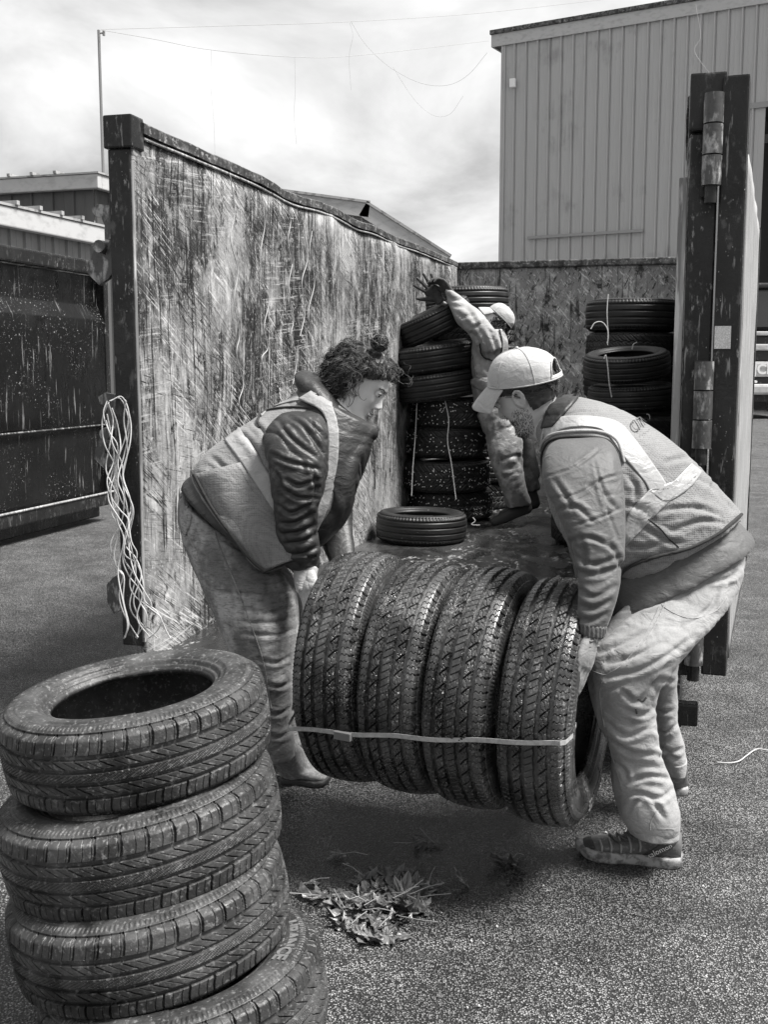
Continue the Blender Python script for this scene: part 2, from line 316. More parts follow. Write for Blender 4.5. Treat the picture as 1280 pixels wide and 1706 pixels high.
# ------------------------------------------------------------------ ground
def ground_material():
    m = bpy.data.materials.new('wet_asphalt'); m.use_nodes = True; nt = m.node_tree; N = nt.nodes; L = nt.links; b = N['Principled BSDF']
    tc = N.new('ShaderNodeTexCoord')
    def mapr(o, a, c, ta=0, tb=1):
        r_ = N.new('ShaderNodeMapRange'); r_.inputs['From Min'].default_value = a; r_.inputs['From Max'].default_value = c
        r_.inputs['To Min'].default_value = ta; r_.inputs['To Max'].default_value = tb; L.new(o, r_.inputs['Value']); return r_.outputs[0]
    def noi(s, det=4, rough=.6, mp=None):
        t = N.new('ShaderNodeTexNoise'); t.inputs['Scale'].default_value = s; t.inputs['Detail'].default_value = det; t.inputs['Roughness'].default_value = rough
        L.new(mp or tc.outputs['Object'], t.inputs['Vector']); return t.outputs['Fac']
    def mul(a, c):
        t = N.new('ShaderNodeMath'); t.operation = 'MULTIPLY'
        for i, q in enumerate((a, c)):
            if isinstance(q, (int, float)): t.inputs[i].default_value = q
            else: L.new(q, t.inputs[i])
        return t.outputs[0]
    def add(a, c):
        t = N.new('ShaderNodeMath'); t.operation = 'ADD'; t.use_clamp = True
        for i, q in enumerate((a, c)):
            if isinstance(q, (int, float)): t.inputs[i].default_value = q
            else: L.new(q, t.inputs[i])
        return t.outputs[0]
    v = N.new('ShaderNodeTexVoronoi'); v.inputs['Scale'].default_value = 170; L.new(tc.outputs['Object'], v.inputs['Vector'])
    sp = N.new('ShaderNodeSeparateColor'); L.new(v.outputs['Color'], sp.inputs[0])
    stone = mapr(v.outputs['Distance'], .62, .30)                  # 1 on the stone tops
    tone = mapr(sp.outputs[0], .15, 1.0, .08, .46)
    # dry / wet patches
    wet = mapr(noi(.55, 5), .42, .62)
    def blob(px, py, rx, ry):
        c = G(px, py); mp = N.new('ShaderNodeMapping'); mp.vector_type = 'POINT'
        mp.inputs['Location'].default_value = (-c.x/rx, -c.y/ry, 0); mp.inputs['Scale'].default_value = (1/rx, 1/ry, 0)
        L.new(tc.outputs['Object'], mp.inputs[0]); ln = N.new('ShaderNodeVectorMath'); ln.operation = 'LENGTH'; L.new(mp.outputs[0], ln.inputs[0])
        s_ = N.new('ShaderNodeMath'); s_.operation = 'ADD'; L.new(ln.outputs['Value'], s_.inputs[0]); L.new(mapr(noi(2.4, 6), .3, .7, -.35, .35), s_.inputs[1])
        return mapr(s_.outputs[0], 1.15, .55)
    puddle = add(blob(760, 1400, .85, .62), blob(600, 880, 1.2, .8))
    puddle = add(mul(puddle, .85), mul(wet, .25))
    base = N.new('ShaderNodeMix'); base.data_type = 'RGBA'; L.new(stone, base.inputs[0]); base.inputs[6].default_value = g4(.012)
    cg = N.new('ShaderNodeCombineColor')
    for i in range(3): L.new(tone, cg.inputs[i])
    L.new(cg.outputs[0], base.inputs[7])
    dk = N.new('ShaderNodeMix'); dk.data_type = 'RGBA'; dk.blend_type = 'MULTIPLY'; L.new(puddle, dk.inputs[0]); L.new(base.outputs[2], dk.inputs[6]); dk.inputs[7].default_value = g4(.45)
    lg = N.new('ShaderNodeMix'); lg.data_type = 'RGBA'; L.new(mapr(noi(160, 2), .63, .72, 0, .5), lg.inputs[0]); L.new(dk.outputs[2], lg.inputs[6]); lg.inputs[7].default_value = g4(.6)
    vr = N.new('ShaderNodeMix'); vr.data_type = 'RGBA'; vr.blend_type = 'MULTIPLY'; L.new(mapr(noi(3.1, 8, .7), .40, .60, 0, .9), vr.inputs[0]); L.new(lg.outputs[2], vr.inputs[6]); vr.inputs[7].default_value = g4(.5); lg = vr
    # tar streaks and long cracks running across the yard
    mp = N.new('ShaderNodeMapping'); mp.inputs['Rotation'].default_value = (0,0,R(15)); mp.inputs['Scale'].default_value = (.5, 5, 1); L.new(tc.outputs['Object'], mp.inputs[0])
    st = mapr(noi(1, 6, .7, mp.outputs[0]), .60, .68, 0, .65)
    dk2 = N.new('ShaderNodeMix'); dk2.data_type = 'RGBA'; L.new(st, dk2.inputs[0]); L.new(lg.outputs[2], dk2.inputs[6]); dk2.inputs[7].default_value = g4(.02)
    L.new(dk2.outputs[2], b.inputs['Base Color'])
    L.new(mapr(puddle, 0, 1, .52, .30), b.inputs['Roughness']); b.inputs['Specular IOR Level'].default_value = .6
    b1 = N.new('ShaderNodeBump'); b1.inputs['Strength'].default_value = .9; b1.inputs['Distance'].default_value = .005; L.new(stone, b1.inputs['Height'])
    b2 = N.new('ShaderNodeBump'); b2.inputs['Strength'].default_value = .5; b2.inputs['Distance'].default_value = .01; L.new(noi(45, 5), b2.inputs['Height']); L.new(b1.outputs[0], b2.inputs['Normal'])
    L.new(b2.outputs[0], b.inputs['Normal'])
    return m
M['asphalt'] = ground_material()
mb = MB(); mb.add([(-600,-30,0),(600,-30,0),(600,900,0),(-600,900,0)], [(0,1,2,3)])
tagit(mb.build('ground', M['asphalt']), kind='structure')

# ------------------------------------------------------------------ buildings
def clad_profile(w, ribs, d=.035, rib_w=.05):
    """cross profile (x, y) of a ribbed sheet of width w; outward is -y"""
    pts = [(0, 0)]; step = w / ribs
    for i in range(ribs):
        x0 = i*step
        pts += [(x0+.01, 0), (x0+.01+rib_w*.3, -d), (x0+.01+rib_w, -d), (x0+.01+rib_w*1.3, 0)]
        if d > .05: pts += [(x0+.112, 0), (x0+.116, .035), (x0+.134, .035), (x0+.138, 0)]
        xm = x0 + step*.55
        pts += [(xm, 0), (xm+.01, -.008), (xm+.03, -.008), (xm+.04, 0)]
    pts.append((w, 0)); return pts
def clad_mesh(name, w, h0, h1, ribs=1, d=.035, rib_w=.05):
    pr = clad_profile(w, ribs, d, rib_w); vs = []; fs = []
    for x, y in pr: vs += [(x, y, h0), (x, y, h1)]
    for i in range(len(pr)-1): fs.append((2*i, 2*i+2, 2*i+3, 2*i+1))
    me = bpy.data.meshes.new(name); me.from_pydata(vs, [], fs); me.update(); return me
def wall_frame(a, b):
    """root location/rotation so local x runs from a to b and local -y faces the camera side"""
    d = (Vector(b)-Vector(a)); return math.atan2(d.y, d.x), d.length

# big pale warehouse at right
Wa = P(833, 430, 46.0); Wb = P(1233, 430, 46/1.118)
ang, _ = wall_frame((Wa.x, Wa.y), (Wb.x, Wb.y)); 
wh = thing('warehouse', (Wa.x, Wa.y, 0), 'tall pale ribbed metal warehouse with mossy roof edge and open bay at right', 'warehouse', rz=ang)
H = 14.6
Wl = 22.0; pw = .50; npan = int(Wl/pw)
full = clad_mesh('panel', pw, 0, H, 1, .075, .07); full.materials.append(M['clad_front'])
top_me = clad_mesh('panel', pw, 11.1, H, 1, .075, .07); top_me.materials.append(M['clad_front'])
xo = (Vector((P(1249,300,40.5).x, P(1249,300,40.5).y, 0)) - Vector((Wa.x, Wa.y, 0))).length
for i in range(npan):
    x = i*pw
    link('wall_panel', full if x < xo else top_me, None, wh).location = (x, 0, 0)
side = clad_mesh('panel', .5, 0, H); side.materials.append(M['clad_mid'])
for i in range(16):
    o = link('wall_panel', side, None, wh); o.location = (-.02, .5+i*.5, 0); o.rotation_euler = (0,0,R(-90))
MB().box((-.45,-.12,H-.05),(Wl+.3,-.04,H+.42)).build('fascia', M['white_trim'], wh)
MB().box((-.5,-.2,H+.42),(Wl+.3,.25,H+.60), bev=.03).build('gutter', M['moss'], wh)
MB().box((-.5,.25,H+.5),(Wl+.3,16,H+.56)).build('roof', M['roof'], wh)
MB().box((-.46,-.04,H-.05),(-.38,8.0,H+.42)).build('fascia', M['white_trim'], wh)
MB().box((-.03,-.05,0),(.16,-.036,H-.05)).build('corner_trim', M['clad'], wh)
MB().box((xo-.2,-.09,10.95),(Wl,.0,11.15)).build('bay_header', M['metal_grey'], wh)
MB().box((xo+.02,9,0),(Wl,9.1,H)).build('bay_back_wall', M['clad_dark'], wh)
mbr = MB()
for i in range(60): mbr.box((xo+.1+i*.25,8.93,0),(xo+.16+i*.25,8.998,H))
tagit(mbr.build('bay_back_rib', M['clad_mid'], wh), kind='stuff')
for k in range(4): MB().box((xo+.02,1+k*2.2,9.9-.25*k),(Wl,1.12+k*2.2,10.2-.25*k)).build('bay_beam', M['metal_grey'], wh)
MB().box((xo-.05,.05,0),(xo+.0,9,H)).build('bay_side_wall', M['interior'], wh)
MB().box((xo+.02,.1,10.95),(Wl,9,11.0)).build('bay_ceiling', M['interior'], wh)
# horizontal drip bar, wall box
def on_wall(px, py):
    # intersect the pixel ray with the wall plane
    a = P(px, py, 1.0) - Vector((0,0,CH)); n = Vector((math.sin(ang), -math.cos(ang), 0)); o = Vector((0,0,CH))
    t = (Vector((Wa.x, Wa.y, 0)) - o).dot(n)/a.dot(n); q = o + a*t
    return Vector(((q-Vector((Wa.x,Wa.y,0))).dot(Vector((math.cos(ang), math.sin(ang), 0))), 0, q.z))
q0 = on_wall(881, 397); q1 = on_wall(1074, 380)
MB().box((q0.x,-.16,q0.z-.05),(q1.x,-.078,q0.z+.06)).build('drip_bar', M['metal_grey'], wh)
q = on_wall(857, 140); MB().box((q.x-.1,-.25,q.z-.17),(q.x+.13,-.078,q.z+.17), bev=.02).build('wall_light', M['white_plastic'], wh)

# two sheds at the left
def shed(name, a, b, h, depth, label, mat, trim, panel_w, over=.25, slope=0.0, grp=None):
    ang, Lw = wall_frame(a, b)
    t = thing(name, (a[0], a[1], 0), label, 'shed', grp, rz=ang)
    n = int(Lw/panel_w); me = clad_mesh('panel', panel_w, 0, h, 1, .04, .05); me.materials.append(mat)
    for i in range(n): link('wall_panel', me, None, t).location = (i*panel_w, 0, 0)
    Lw = n*panel_w
    m2 = clad_mesh('panel', .5, 0, h, 1, .04, .05); m2.materials.append(mat)
    for i in range(int(depth/.5)):
        o = link('wall_panel', m2, None, t); o.location = (Lw+.02, i*.5, 0); o.rotation_euler = (0,0,R(90))
    MB().box((-.2,-.22,h-.02),(Lw+over,-.06,h+.26), bev=.02).build('fascia', trim, t)
    MB().box((Lw+over-.14,-.06,h-.02),(Lw+over,depth,h+.26), bev=.02).build('fascia', trim, t)
    MB().add([(-.2,-.24,h+.265),(Lw+over+.03,-.24,h+.265),(Lw+over+.03,depth,h+.265+slope),(-.2,depth,h+.265+slope),
              (-.2,-.24,h+.30),(Lw+over+.03,-.24,h+.30),(Lw+over+.03,depth,h+.30+slope),(-.2,depth,h+.30+slope)],
             [(3,2,1,0),(4,5,6,7),(0,1,5,4),(1,2,6,5),(2,3,7,6),(3,0,4,7)]).build('roof', M['roof'], t)
    me = MB().box((0,-.27,h+.302),(.07,depth*.6,h+.36)); first = None
    for i in range(int(Lw/.55)):
        if first is None: first = me.build('roof_rib', M['roof'], t); o = first
        else: o = first.copy(); COL.objects.link(o); o.parent = t
        o.location = (.2+i*.55, 0, 0)
    return t
a = P(-300, 400, 24.6); b = P(160, 400, 22.5); za_ = P(160, 292, 22.5).z
shed('shed', (a.x, a.y), (b.x, b.y), za_-.3, 6.0, 'dark ribbed metal shed with white eave and mast, behind the lower shed at left', M['clad_dark'], M['white_trim'], .5)
a = P(-200, 400, 13.6); b = P(152, 400, 18.0); za_ = P(152, 384, 18.0).z
shed('shed', (a.x, a.y), (b.x, b.y), za_-.22, 2.0, 'low pale ribbed metal shed with white eave just above the dark dumpster', M['clad_mid'], M['white_trim'], .36, over=.1)
# middle gabled shed behind the left wall of the container
Z0 = 27.0
t = thing('shed', (P(600,600,Z0).x, P(600,600,Z0).y, 0), 'gabled grey ribbed metal shed showing above the long container wall', 'shed')
off = t.location
top = [P(380,322,Z0), P(607,352,Z0), P(745,438,Z0)]
# front wall prism
mbw = MB(); pts = [Vector((p.x, off.y, p.z)) for p in top]
fr = [Vector((pts[0].x, off.y, 0))] + pts + [Vector((pts[2].x, off.y, 0))]
n = len(fr); mbw.add(fr + [p + Vector((0,9,0)) for p in fr], [tuple(range(n)), tuple(range(n,2*n))[::-1]] + [(i, i+n, (i+1)%n+n, (i+1)%n) for i in range(n)])
mbw.build('wall', M['clad_mid'], t, off=off)
x = pts[0].x + .1; mr_ = MB()
while x < pts[2].x:
    zz = np.interp(x, [p.x for p in pts], [p.z for p in pts]); mr_.box((x, off.y-.045, 0), (x+.05, off.y-.003, zz-.02)); x += .21
tagit(mr_.build('wall_rib', M['clad'], t, off=off), kind='stuff')
for p, q_ in ((pts[0], pts[1]), (pts[1], pts[2])):
    if p is pts[0]: q_ = q_ + (q_-p).normalized()*.14
    d_ = (q_-p); nn = Vector((-d_.z, 0, d_.x)).normalized()
    for nm, mt, y0, y1, l0, l1 in (('fascia', M['white_trim'], -.25, -.10, -.22, .10), ('roof', M['roof'], -.30, 9.2, .103, .16)):
        A = [p + nn*l0, q_ + nn*l0, q_ + nn*l1, p + nn*l1]
        mq = MB(); mq.add([v + Vector((0,y0,0)) for v in A] + [v + Vector((0,y1,0)) for v in A], [(0,1,2,3),(7,6,5,4),(0,4,5,1),(1,5,6,2),(2,6,7,3),(3,7,4,0)]); mq.build(nm, mt, t, off=off)

# mast with overhead wires
mt_ = P(164, 50, 24.2); mbp = P(162, 290, 24.2)
pole = thing('mast', (mt_.x, mt_.y, 0), 'thin steel mast standing above the left sheds', 'mast')
MB().tube([(0,0,0),(0,0,mt_.z)], .032, 10).build('pole', M['metal_grey'], pole)
MB().tube([(-.02,0,mt_.z-.06),(.13,0,mt_.z-.07)], .02, 6).tube([(.11,0,mt_.z-.12),(.11,0,mt_.z-.02)], .03, 6).build('insulator', M['metal_grey'], pole)
def wire(pts, label, r=.006, z=26.0, name='overhead_wire', cat='wire', mat='wire', grp='wires strung above the yard', n=40, zs=None):
    zs = zs or [z]*len(pts)
    P3 = crom([tuple(P(x, y, zz)) for (x, y), zz in zip(pts, zs)], n)
    o = MB().tube([Vector(p) for p in P3], r, 5).build(name, M[mat]); return tagit(o, label, cat, grp)
wire([(168,49),(380,43),(585,36),(820,20),(1100,-12)], 'highest thin wire running from the mast top to the warehouse roof', zs=[24.1,26,28,33,38])
wire([(168,50),(260,66),(350,83),(490,95),(600,92),(815,68)], 'lower sagging thin wire from the mast to the warehouse corner', zs=[24.1,24.6,25,26,29,36])
wire([(585,36),(610,75),(650,112),(700,138),(745,142),(780,125),(812,88)], 'loose looped wire sagging left of the warehouse corner', r=.005, z=30)
wire([(583,38),(588,60),(582,95),(585,150)], 'short loose wire end dangling under the highest wire', r=.0035, z=27)
wire([(352,84),(351,140),(356,200),(358,256)], 'straight drop wire hanging nearest the mast', r=.0035, z=25)
wire([(491,95),(492,150),(490,190),(494,240)], 'drop wire hanging halfway between mast and warehouse', r=.0035, z=26)
wire([(655,112),(690,165),(722,192),(750,190),(772,160)], 'lowest faint loop of wire in front of the clouds', r=.004, z=31)
wire([(1160,8),(1168,60),(1158,85),(1180,118),(1188,125)], 'loose cable hanging down the warehouse wall beside the steel posts', r=.006, z=33)

# ------------------------------------------------------------------ yard machine at right
vz = 34.0; vg = G(1262, 697)
vh = thing('loader', (vg.x, vg.y, 0), 'pale construction loader parked by the open warehouse bay behind the gate', 'loader')
def px2(w): return w/1840*vz
def LV(px, py, dyy=0): p = P(px, py, vz); return (p.x - vg.x, dyy, p.z)
def vbox(name, mat, x0, y0, x1, y1, d0, d1, bev=.03):
    a_ = LV(x0, y1); b_ = LV(x1, y0); return MB().box((a_[0], d0, a_[2]), (b_[0], d1, b_[2]), bev=bev).build(name, M[mat], vh)
vbox('bonnet', 'machine', 1236, 602, 1330, 628, -.3, 1.8, .08)
vbox('grille', 'machine_dark', 1240, 560, 1328, 601, -.2, 1.8, .03)
vbox('grille_bar', 'machine', 1238, 573, 1330, 584, -.32, -.1, .04)
vbox('grille_bar', 'machine', 1238, 552, 1330, 559, -.32, -.1, .03)
vbox('cab', 'glass_dark', 1245, 478, 1322, 550, .2, 2.0, .12)
vbox('cab_roof', 'machine_dark', 1240, 470, 1328, 479, .1, 2.1, .05)
vbox('bumper', 'machine', 1238, 640, 1330, 658, -.5, .2, .08)
vbox('chassis', 'machine_dark', 1230, 628, 1340, 672, -.1, 3.0, .05)
for xx in (1240, 1322):
    c = LV(xx, 0); MB().tube([(c[0]-.22, .6, .62),(c[0]-.2,.6,.62),(c[0]+.2,.6,.62),(c[0]+.22,.6,.62)], [.5,.62,.62,.5], 24).build('wheel', M['rubber_dark'], vh)
for xx, yy in ((1257,633),(1263,636),(1246,633)):
    c = LV(xx, yy); MB().tube([(c[0],-.4,c[2]),(c[0],-.1,c[2])], .04, 10).build('headlight', M['white_plastic'], vh)
def text_mesh(s, size, extrude=.01, bold=.0, align='CENTER'):
    cu = bpy.data.curves.new('lettering', 'FONT'); cu.body = s; cu.size = size; cu.extrude = extrude; cu.offset = bold; cu.align_x = align; cu.align_y = 'CENTER'; cu.resolution_u = 3
    o = bpy.data.objects.new('tmp', cu); COL.objects.link(o)
    dg = bpy.context.evaluated_depsgraph_get(); me = bpy.data.meshes.new_from_object(o.evaluated_get(dg)); bpy.data.objects.remove(o); me.name = 'lettering'; return me
tm = text_mesh('JCB', .42, .01, .012, 'LEFT'); o = link('lettering', tm, M['white_plastic'], vh); c = LV(1259, 616); o.location = (c[0], -.33, c[2]); o.rotation_euler = (R(90),0,0)

# ------------------------------------------------------------------ the roll-off container
PH = R(15.2); O = Vector((-1.135, 4.68, 0)); 
ct = thing('roll_off_container', O, 'open steel roll-off container with scraped walls, tyres and workers at its mouth', 'container', rz=-PH)
rv = Vector((math.cos(PH), -math.sin(PH), 0)); dv = Vector((math.sin(PH), math.cos(PH), 0))
def C(u, v, w): return O + rv*u + dv*v + Vector((0,0,w))
WI = 2.31; LEN = 6.75; FL = .30; TOP = 2.53
def sag(v):   # dented top edge
    return -.026*math.exp(-((v-1.9)/.35)**2) - .02*math.exp(-((v-3.2)/.3)**2) - .015*math.exp(-((v-4.3)/.5)**2) + .03*min(v/6,1)
def side_sheet(u0, u1, name, mat, v0, v1, nb=90, bow=0):
    vs = []; fs = []; nz = 24
    for side_u in (u0, u1):
        for i in range(nb+1):
            v = v0 + (v1-v0)*i/nb
            for j in range(nz+1):
                f = j/nz; w = FL - .1 + (TOP-.02+sag(v)-FL+.1)*f
                dent = .02*mnoise.noise(Vector((v*1.3, w*1.6, 3.1))) + .008*mnoise.noise(Vector((v*4, w*4, 9.0))) if 0 < i < nb else 0
                vs.append((side_u + dent + bow*math.sin(math.pi*f)*math.sin(math.pi*i/nb), v, w))
    n1_ = (nb+1)*(nz+1)
    for s_ in range(2):
        for i in range(nb):
            for j in range(nz):
                a = s_*n1_ + i*(nz+1)+j; q4 = (a, a+nz+1, a+nz+2, a+1); fs.append(q4 if s_ == 0 else q4[::-1])
    for i in range(nb):
        a = i*(nz+1); fs.append((a, a+n1_, a+n1_+nz+1, a+nz+1)); a += nz; fs.append((a, a+nz+1, a+n1_+nz+1, a+n1_))
    for j in range(nz):
        fs.append((j, j+1, j+1+n1_, j+n1_)); a = nb*(nz+1)+j; fs.append((a, a+n1_, a+1+n1_, a+1))
    m_ = MB(); m_.add(vs, fs, True); return m_.build(name, mat, ct)
side_sheet(.075, .108, 'side_wall', M['wall_in'], .022, LEN)
side_sheet(WI, WI+.03, 'side_wall', M['wall_in'], .14, LEN)
# top rails following the dents
def rail(u0, u1, v0, v1, name='top_rail', n=60):
    vs = []; fs = []
    for i in range(n+1):
        v = v0+(v1-v0)*i/n; s_ = sag(v) + .006*mnoise.noise(Vector((v*6,0,0))) + .004*mnoise.noise(Vector((v*21,0,0)))
        jj = .008*mnoise.noise(Vector((v*3,5,0)))
        for (u, w) in ((u0, -.018), (u1, -.018), (u1, .022), (u1-.010, .030), (u0+.010, .030), (u0, .022)): vs.append((u+jj, v, TOP+w+s_))
    for i in range(n):
        for k in range(6): a = i*6+k; b_ = i*6+(k+1)%6; fs.append((a, b_, b_+6, a+6))
    fs += [tuple(range(6))[::-1], tuple(range(n*6, n*6+6))]
    m_ = MB(); m_.add(vs, fs, False); return m_.build(name, M['rail_steel'], ct)
rail(.0, .122, .085, LEN)
rail(WI-.02, WI+.11, .2, LEN)
MB().tube([(.112, v, TOP-.034+sag(v)) for v in np.linspace(.1, LEN, 60)], .007, 6).build('weld_seam', M['gate_face'], ct)
# back wall
nb = 30; vs = []; fs = []
for i in range(nb+1):
    for j in range(nb+1):
        u = .1+(WI-.1)*i/nb; w = FL-.1+(TOP+.11-FL)*j/nb; vs.append((u, LEN-.06+.02*mnoise.noise(Vector((u*1.5,w*1.5,7))), w))
for i in range(nb):
    for j in range(nb): a = i*(nb+1)+j; fs.append((a, a+nb+1, a+nb+2, a+1))
m_ = MB(); m_.add(vs, fs, True); m_.build('back_wall', M['wall_back'], ct); 
MB().box((0,LEN-.02,FL-.1),(WI+.1,LEN+.03,TOP-.014)).build('back_plate', M['black_steel'], ct)
MB().box((.12,LEN-.10,TOP-.012),(WI-.02,LEN+.06,TOP+.055), bev=.012).build('top_rail', M['rail_steel'], ct)
# floor
vs = []; fs = []; nx, ny = 40, 110
for i in range(nx+1):
    for j in range(ny+1):
        u = .1+(WI-.1)*i/nx; v = .02+(LEN-.06)*j/ny; vs.append((u, v, FL+.003*mnoise.noise(Vector((u*2,v*2,1)))))
for i in range(nx):
    for j in range(ny): a = i*(ny+1)+j; fs.append((a, a+ny+1, a+ny+2, a+1))
m_ = MB(); m_.add(vs, fs, True); m_.build('floor_plate', M['floor_in'], ct)
MB().box((.0,.0,FL-.10),(WI+.1,.06,FL-.012), bev=.01).build('front_sill', M['black_steel'], ct)
for u in (.62, 1.72): MB().box((u, .0, .10),(u+.09, LEN, FL-.10), bev=.01).build('under_rail', M['black_steel'], ct)
for u in (.05, WI-.16):
    MB().box((u,.02,.19),(u+.2,.20,FL-.11), bev=.01).build('roller_bracket', M['black_steel'], ct)
    MB().tube([(u+.03,.1,.105),(u+.17,.1,.105)], .10, 20).build('roller', M['hinge_steel'], ct)
# left corner post + cap + edge strip
MB().box((0,0,FL+.06),(.098,.02,TOP-.09), bev=.006).build('corner_post', M['black_steel'], ct)
MB().box((0,.0205,FL+.06),(.074,.10,TOP-.09)).build('corner_post', M['black_steel'], ct)
MB().box((-.012,-.012,TOP-.088),(.116,.10,TOP+.045), bev=.008).build('post_cap', M['black_steel'], ct)
MB().tube([(.100,.006,FL+.08),(.103,.014,1.2),(.099,.016,2.0),(.102,.014,TOP-.14)], .008, 6).build('weld_seam', M['gate_face'], ct)
# latch hooks on the left post
def hook(w, flip=1):
    h = MB()
    prof = [(-.0,.07),(-.0,-.11),(-.03,-.135),(-.062,-.10),(-.052,-.055),(-.085,-.075),(-.115,-.14),(-.125,-.20),(-.085,-.255),(-.03,-.24),(.0,-.20),(.0,-.30)]
    h.prism([(-.002,.06),(-.002,-.075),(-.035,-.075),(-.035,-.02),(-.05,.015),(-.085,.02),(-.092,.05),(-.06,.068)], .02, .045)
    h.prism([(-.002,-.06),(-.035,-.10),(-.04,-.14),(-.09,-.11),(-.118,-.17),(-.125,-.215),(-.075,-.262),(-.03,-.235),(-.002,-.20)], .03, .055)
    h.tube([(-.055,.0,-.105),(-.055,.08,-.105)], .026, 12)
    o = h.build('latch_hook', M['hinge_steel'], ct); o.location = (0,0,w); return o
hook(2.16); hook(1.38)
MB().prism([(-.002,.06),(-.002,-.10),(-.05,-.13),(-.08,-.08),(-.08,0),(-.05,.03)], .02, .06).build('latch_hook', M['hinge_steel'], ct).location = (0,0,.62)
MB().box((-.07,.02,1.19),(0,.05,1.235), bev=.005).build('latch_tab', M['black_steel'], ct)
# right corner post
MB().box((WI+.0,-.01,FL+.10),(WI+.098,.09,TOP-.15), bev=.008).build('corner_post', M['black_steel'], ct)
MB().box((WI-.008,-.03,TOP-.147),(WI+.118,.11,TOP+.05), bev=.008).build('post_cap', M['black_steel'], ct)
MB().box((WI-.035,.0,FL+.0),(WI-.004,.13,TOP-.3), bev=.006).build('edge_strip', M['gate_face'], ct)
# hinges
for w in (2.34, 1.42, .62):
    hg = MB().box((WI+.040,-.045,w-.19),(WI+.093,-.0125,w+.16), bev=.004).build('hinge_plate', M['black_steel'], ct)
    for k in range(3):
        MB().tube([(WI+.075,-.078,w+.055-k*.105),(WI+.075,-.078,w+.155-k*.105)], .034, 18).build('knuckle', M['hinge_steel'], hg)
    MB().tube([(WI+.075,-.078,w-.215),(WI+.075,-.078,w-.155)], .022, 12).build('hinge_pin', M['black_steel'], hg)
# the gate, swung fully open along the outside
gx = WI+.104
gt = bpy.data.objects.new('gate', None); COL.objects.link(gt); gt.parent = ct; gt.location = (gx, -.03, 0); gt.rotation_euler = (0,0,R(-4.3))
MB().box((0,-.02,.42),(.09,.10,TOP+.03), bev=.008).build('gate_post', M['black_steel'], gt)
vs = []; fs = []; nb = 40; nz = 30
for s_, u in ((0, .064), (1, .094)):
    for i in range(nb+1):
        for j in range(nz+1):
            v = .105+2.33*i/nb; w = .46+(TOP-.22-.46)*j/nz; vs.append((u+.004*mnoise.noise(Vector((v*3,w*3,s_*0+4))), v, w))
n1_ = (nb+1)*(nz+1)
for s_ in range(2):
    for i in range(nb):
        for j in range(nz):
            a = s_*n1_+i*(nz+1)+j; q4 = (a,a+nz+1,a+nz+2,a+1); fs.append(q4 if s_ == 0 else q4[::-1])
for i in range(nb):
    a = i*(nz+1); fs.append((a,a+n1_,a+n1_+nz+1,a+nz+1)); a += nz; fs.append((a,a+nz+1,a+n1_+nz+1,a+n1_))
for j in range(nz):
    a = nb*(nz+1)+j; fs.append((a, a+n1_, a+1+n1_, a+1)); fs.append((j, j+1, j+1+n1_, j+n1_))
m_ = MB(); m_.add(vs, fs, True); m_.build('gate_sheet', M['gate_face'], gt)
MB().box((.0,2.44,.44),(.10,2.53,TOP-.2), bev=.01).build('gate_post', M['black_steel'], gt)
for w in (.44, 1.3, 2.1): MB().box((.0,.105,w),(.058,2.435,w+.08), bev=.008).build('gate_rail', M['black_steel'], gt)
st_ = thing('reflective_sticker', C(gx+.03, -.065, 1.66), 'small pale reflective sticker on the right gate post', 'sticker')
MB().box((-.028,0,-.040),(.028,.003,.040)).build('sticker', mk('sticker', .62, [dict(kind='voro', scale=260, lo=.25, hi=.5, val=.4)], rough=.3), st_)
st_.rotation_euler = (0,0,-PH)

# ------------------------------------------------------------------ dark dumpster at left
dO = G(182, 866); dphi = PH
DM = thing('dumpster', dO, 'dark glossy steel dumpster standing beyond the left end of the container', 'dumpster', rz=-dphi)
Ld = 6.2
vs = []; fs = []; prof = [(-.02,.30),(-.02,.95),(.03,1.02),(.03,2.02),(-.05,2.18),(-.05,2.46)]; nb = 60
nzs = 8; P2 = []
for k in range(len(prof)-1):
    for j in range(nzs): f = j/nzs; P2.append((prof[k][0]*(1-f)+prof[k+1][0]*f, prof[k][1]*(1-f)+prof[k+1][1]*f))
P2.append(prof[-1])
for i in range(nb+1):
    y = -Ld+.1+(Ld-.1)*i/nb
    for x, z in P2: vs.append((x+.018*mnoise.noise(Vector((y*1.2,z*1.4,2))), y, z))
n2 = len(P2)
for i in range(nb):
    for j in range(n2-1): a = i*n2+j; fs.append((a, a+n2, a+n2+1, a+1))
m_ = MB(); m_.add(vs, fs, True); m_.build('side_wall', M['dump'], DM)
MB().box((-2.3,-Ld,.3),(-.08,0,2.40)).build('body', M['interior'], DM)
MB().box((-.14,-Ld,2.465),(.05,.04,2.60), bev=.02).build('top_rail', M['black_steel'], DM)
MB().box((-.10,-Ld,.17),(.06,.02,.295), bev=.015).build('base_rail', M['black_steel'], DM)
MB().box((-.30,-Ld,.03),(-.12,.02,.165), bev=.01).build('skid_rail', M['black_steel'], DM)
MB().tube([(.02,-Ld,.985),(.02,-.02,.985)], .010, 6).build('weld_seam', M['hinge_steel'], DM)
MB().tube([(.065,-Ld,.30),(.065,0,.30)], .012, 6).build('weld_seam', M['gate_face'], DM)
MB().box((-.10,-.03,.3),(.04,.05,2.46), bev=.01).build('corner_post', M['black_steel'], DM)
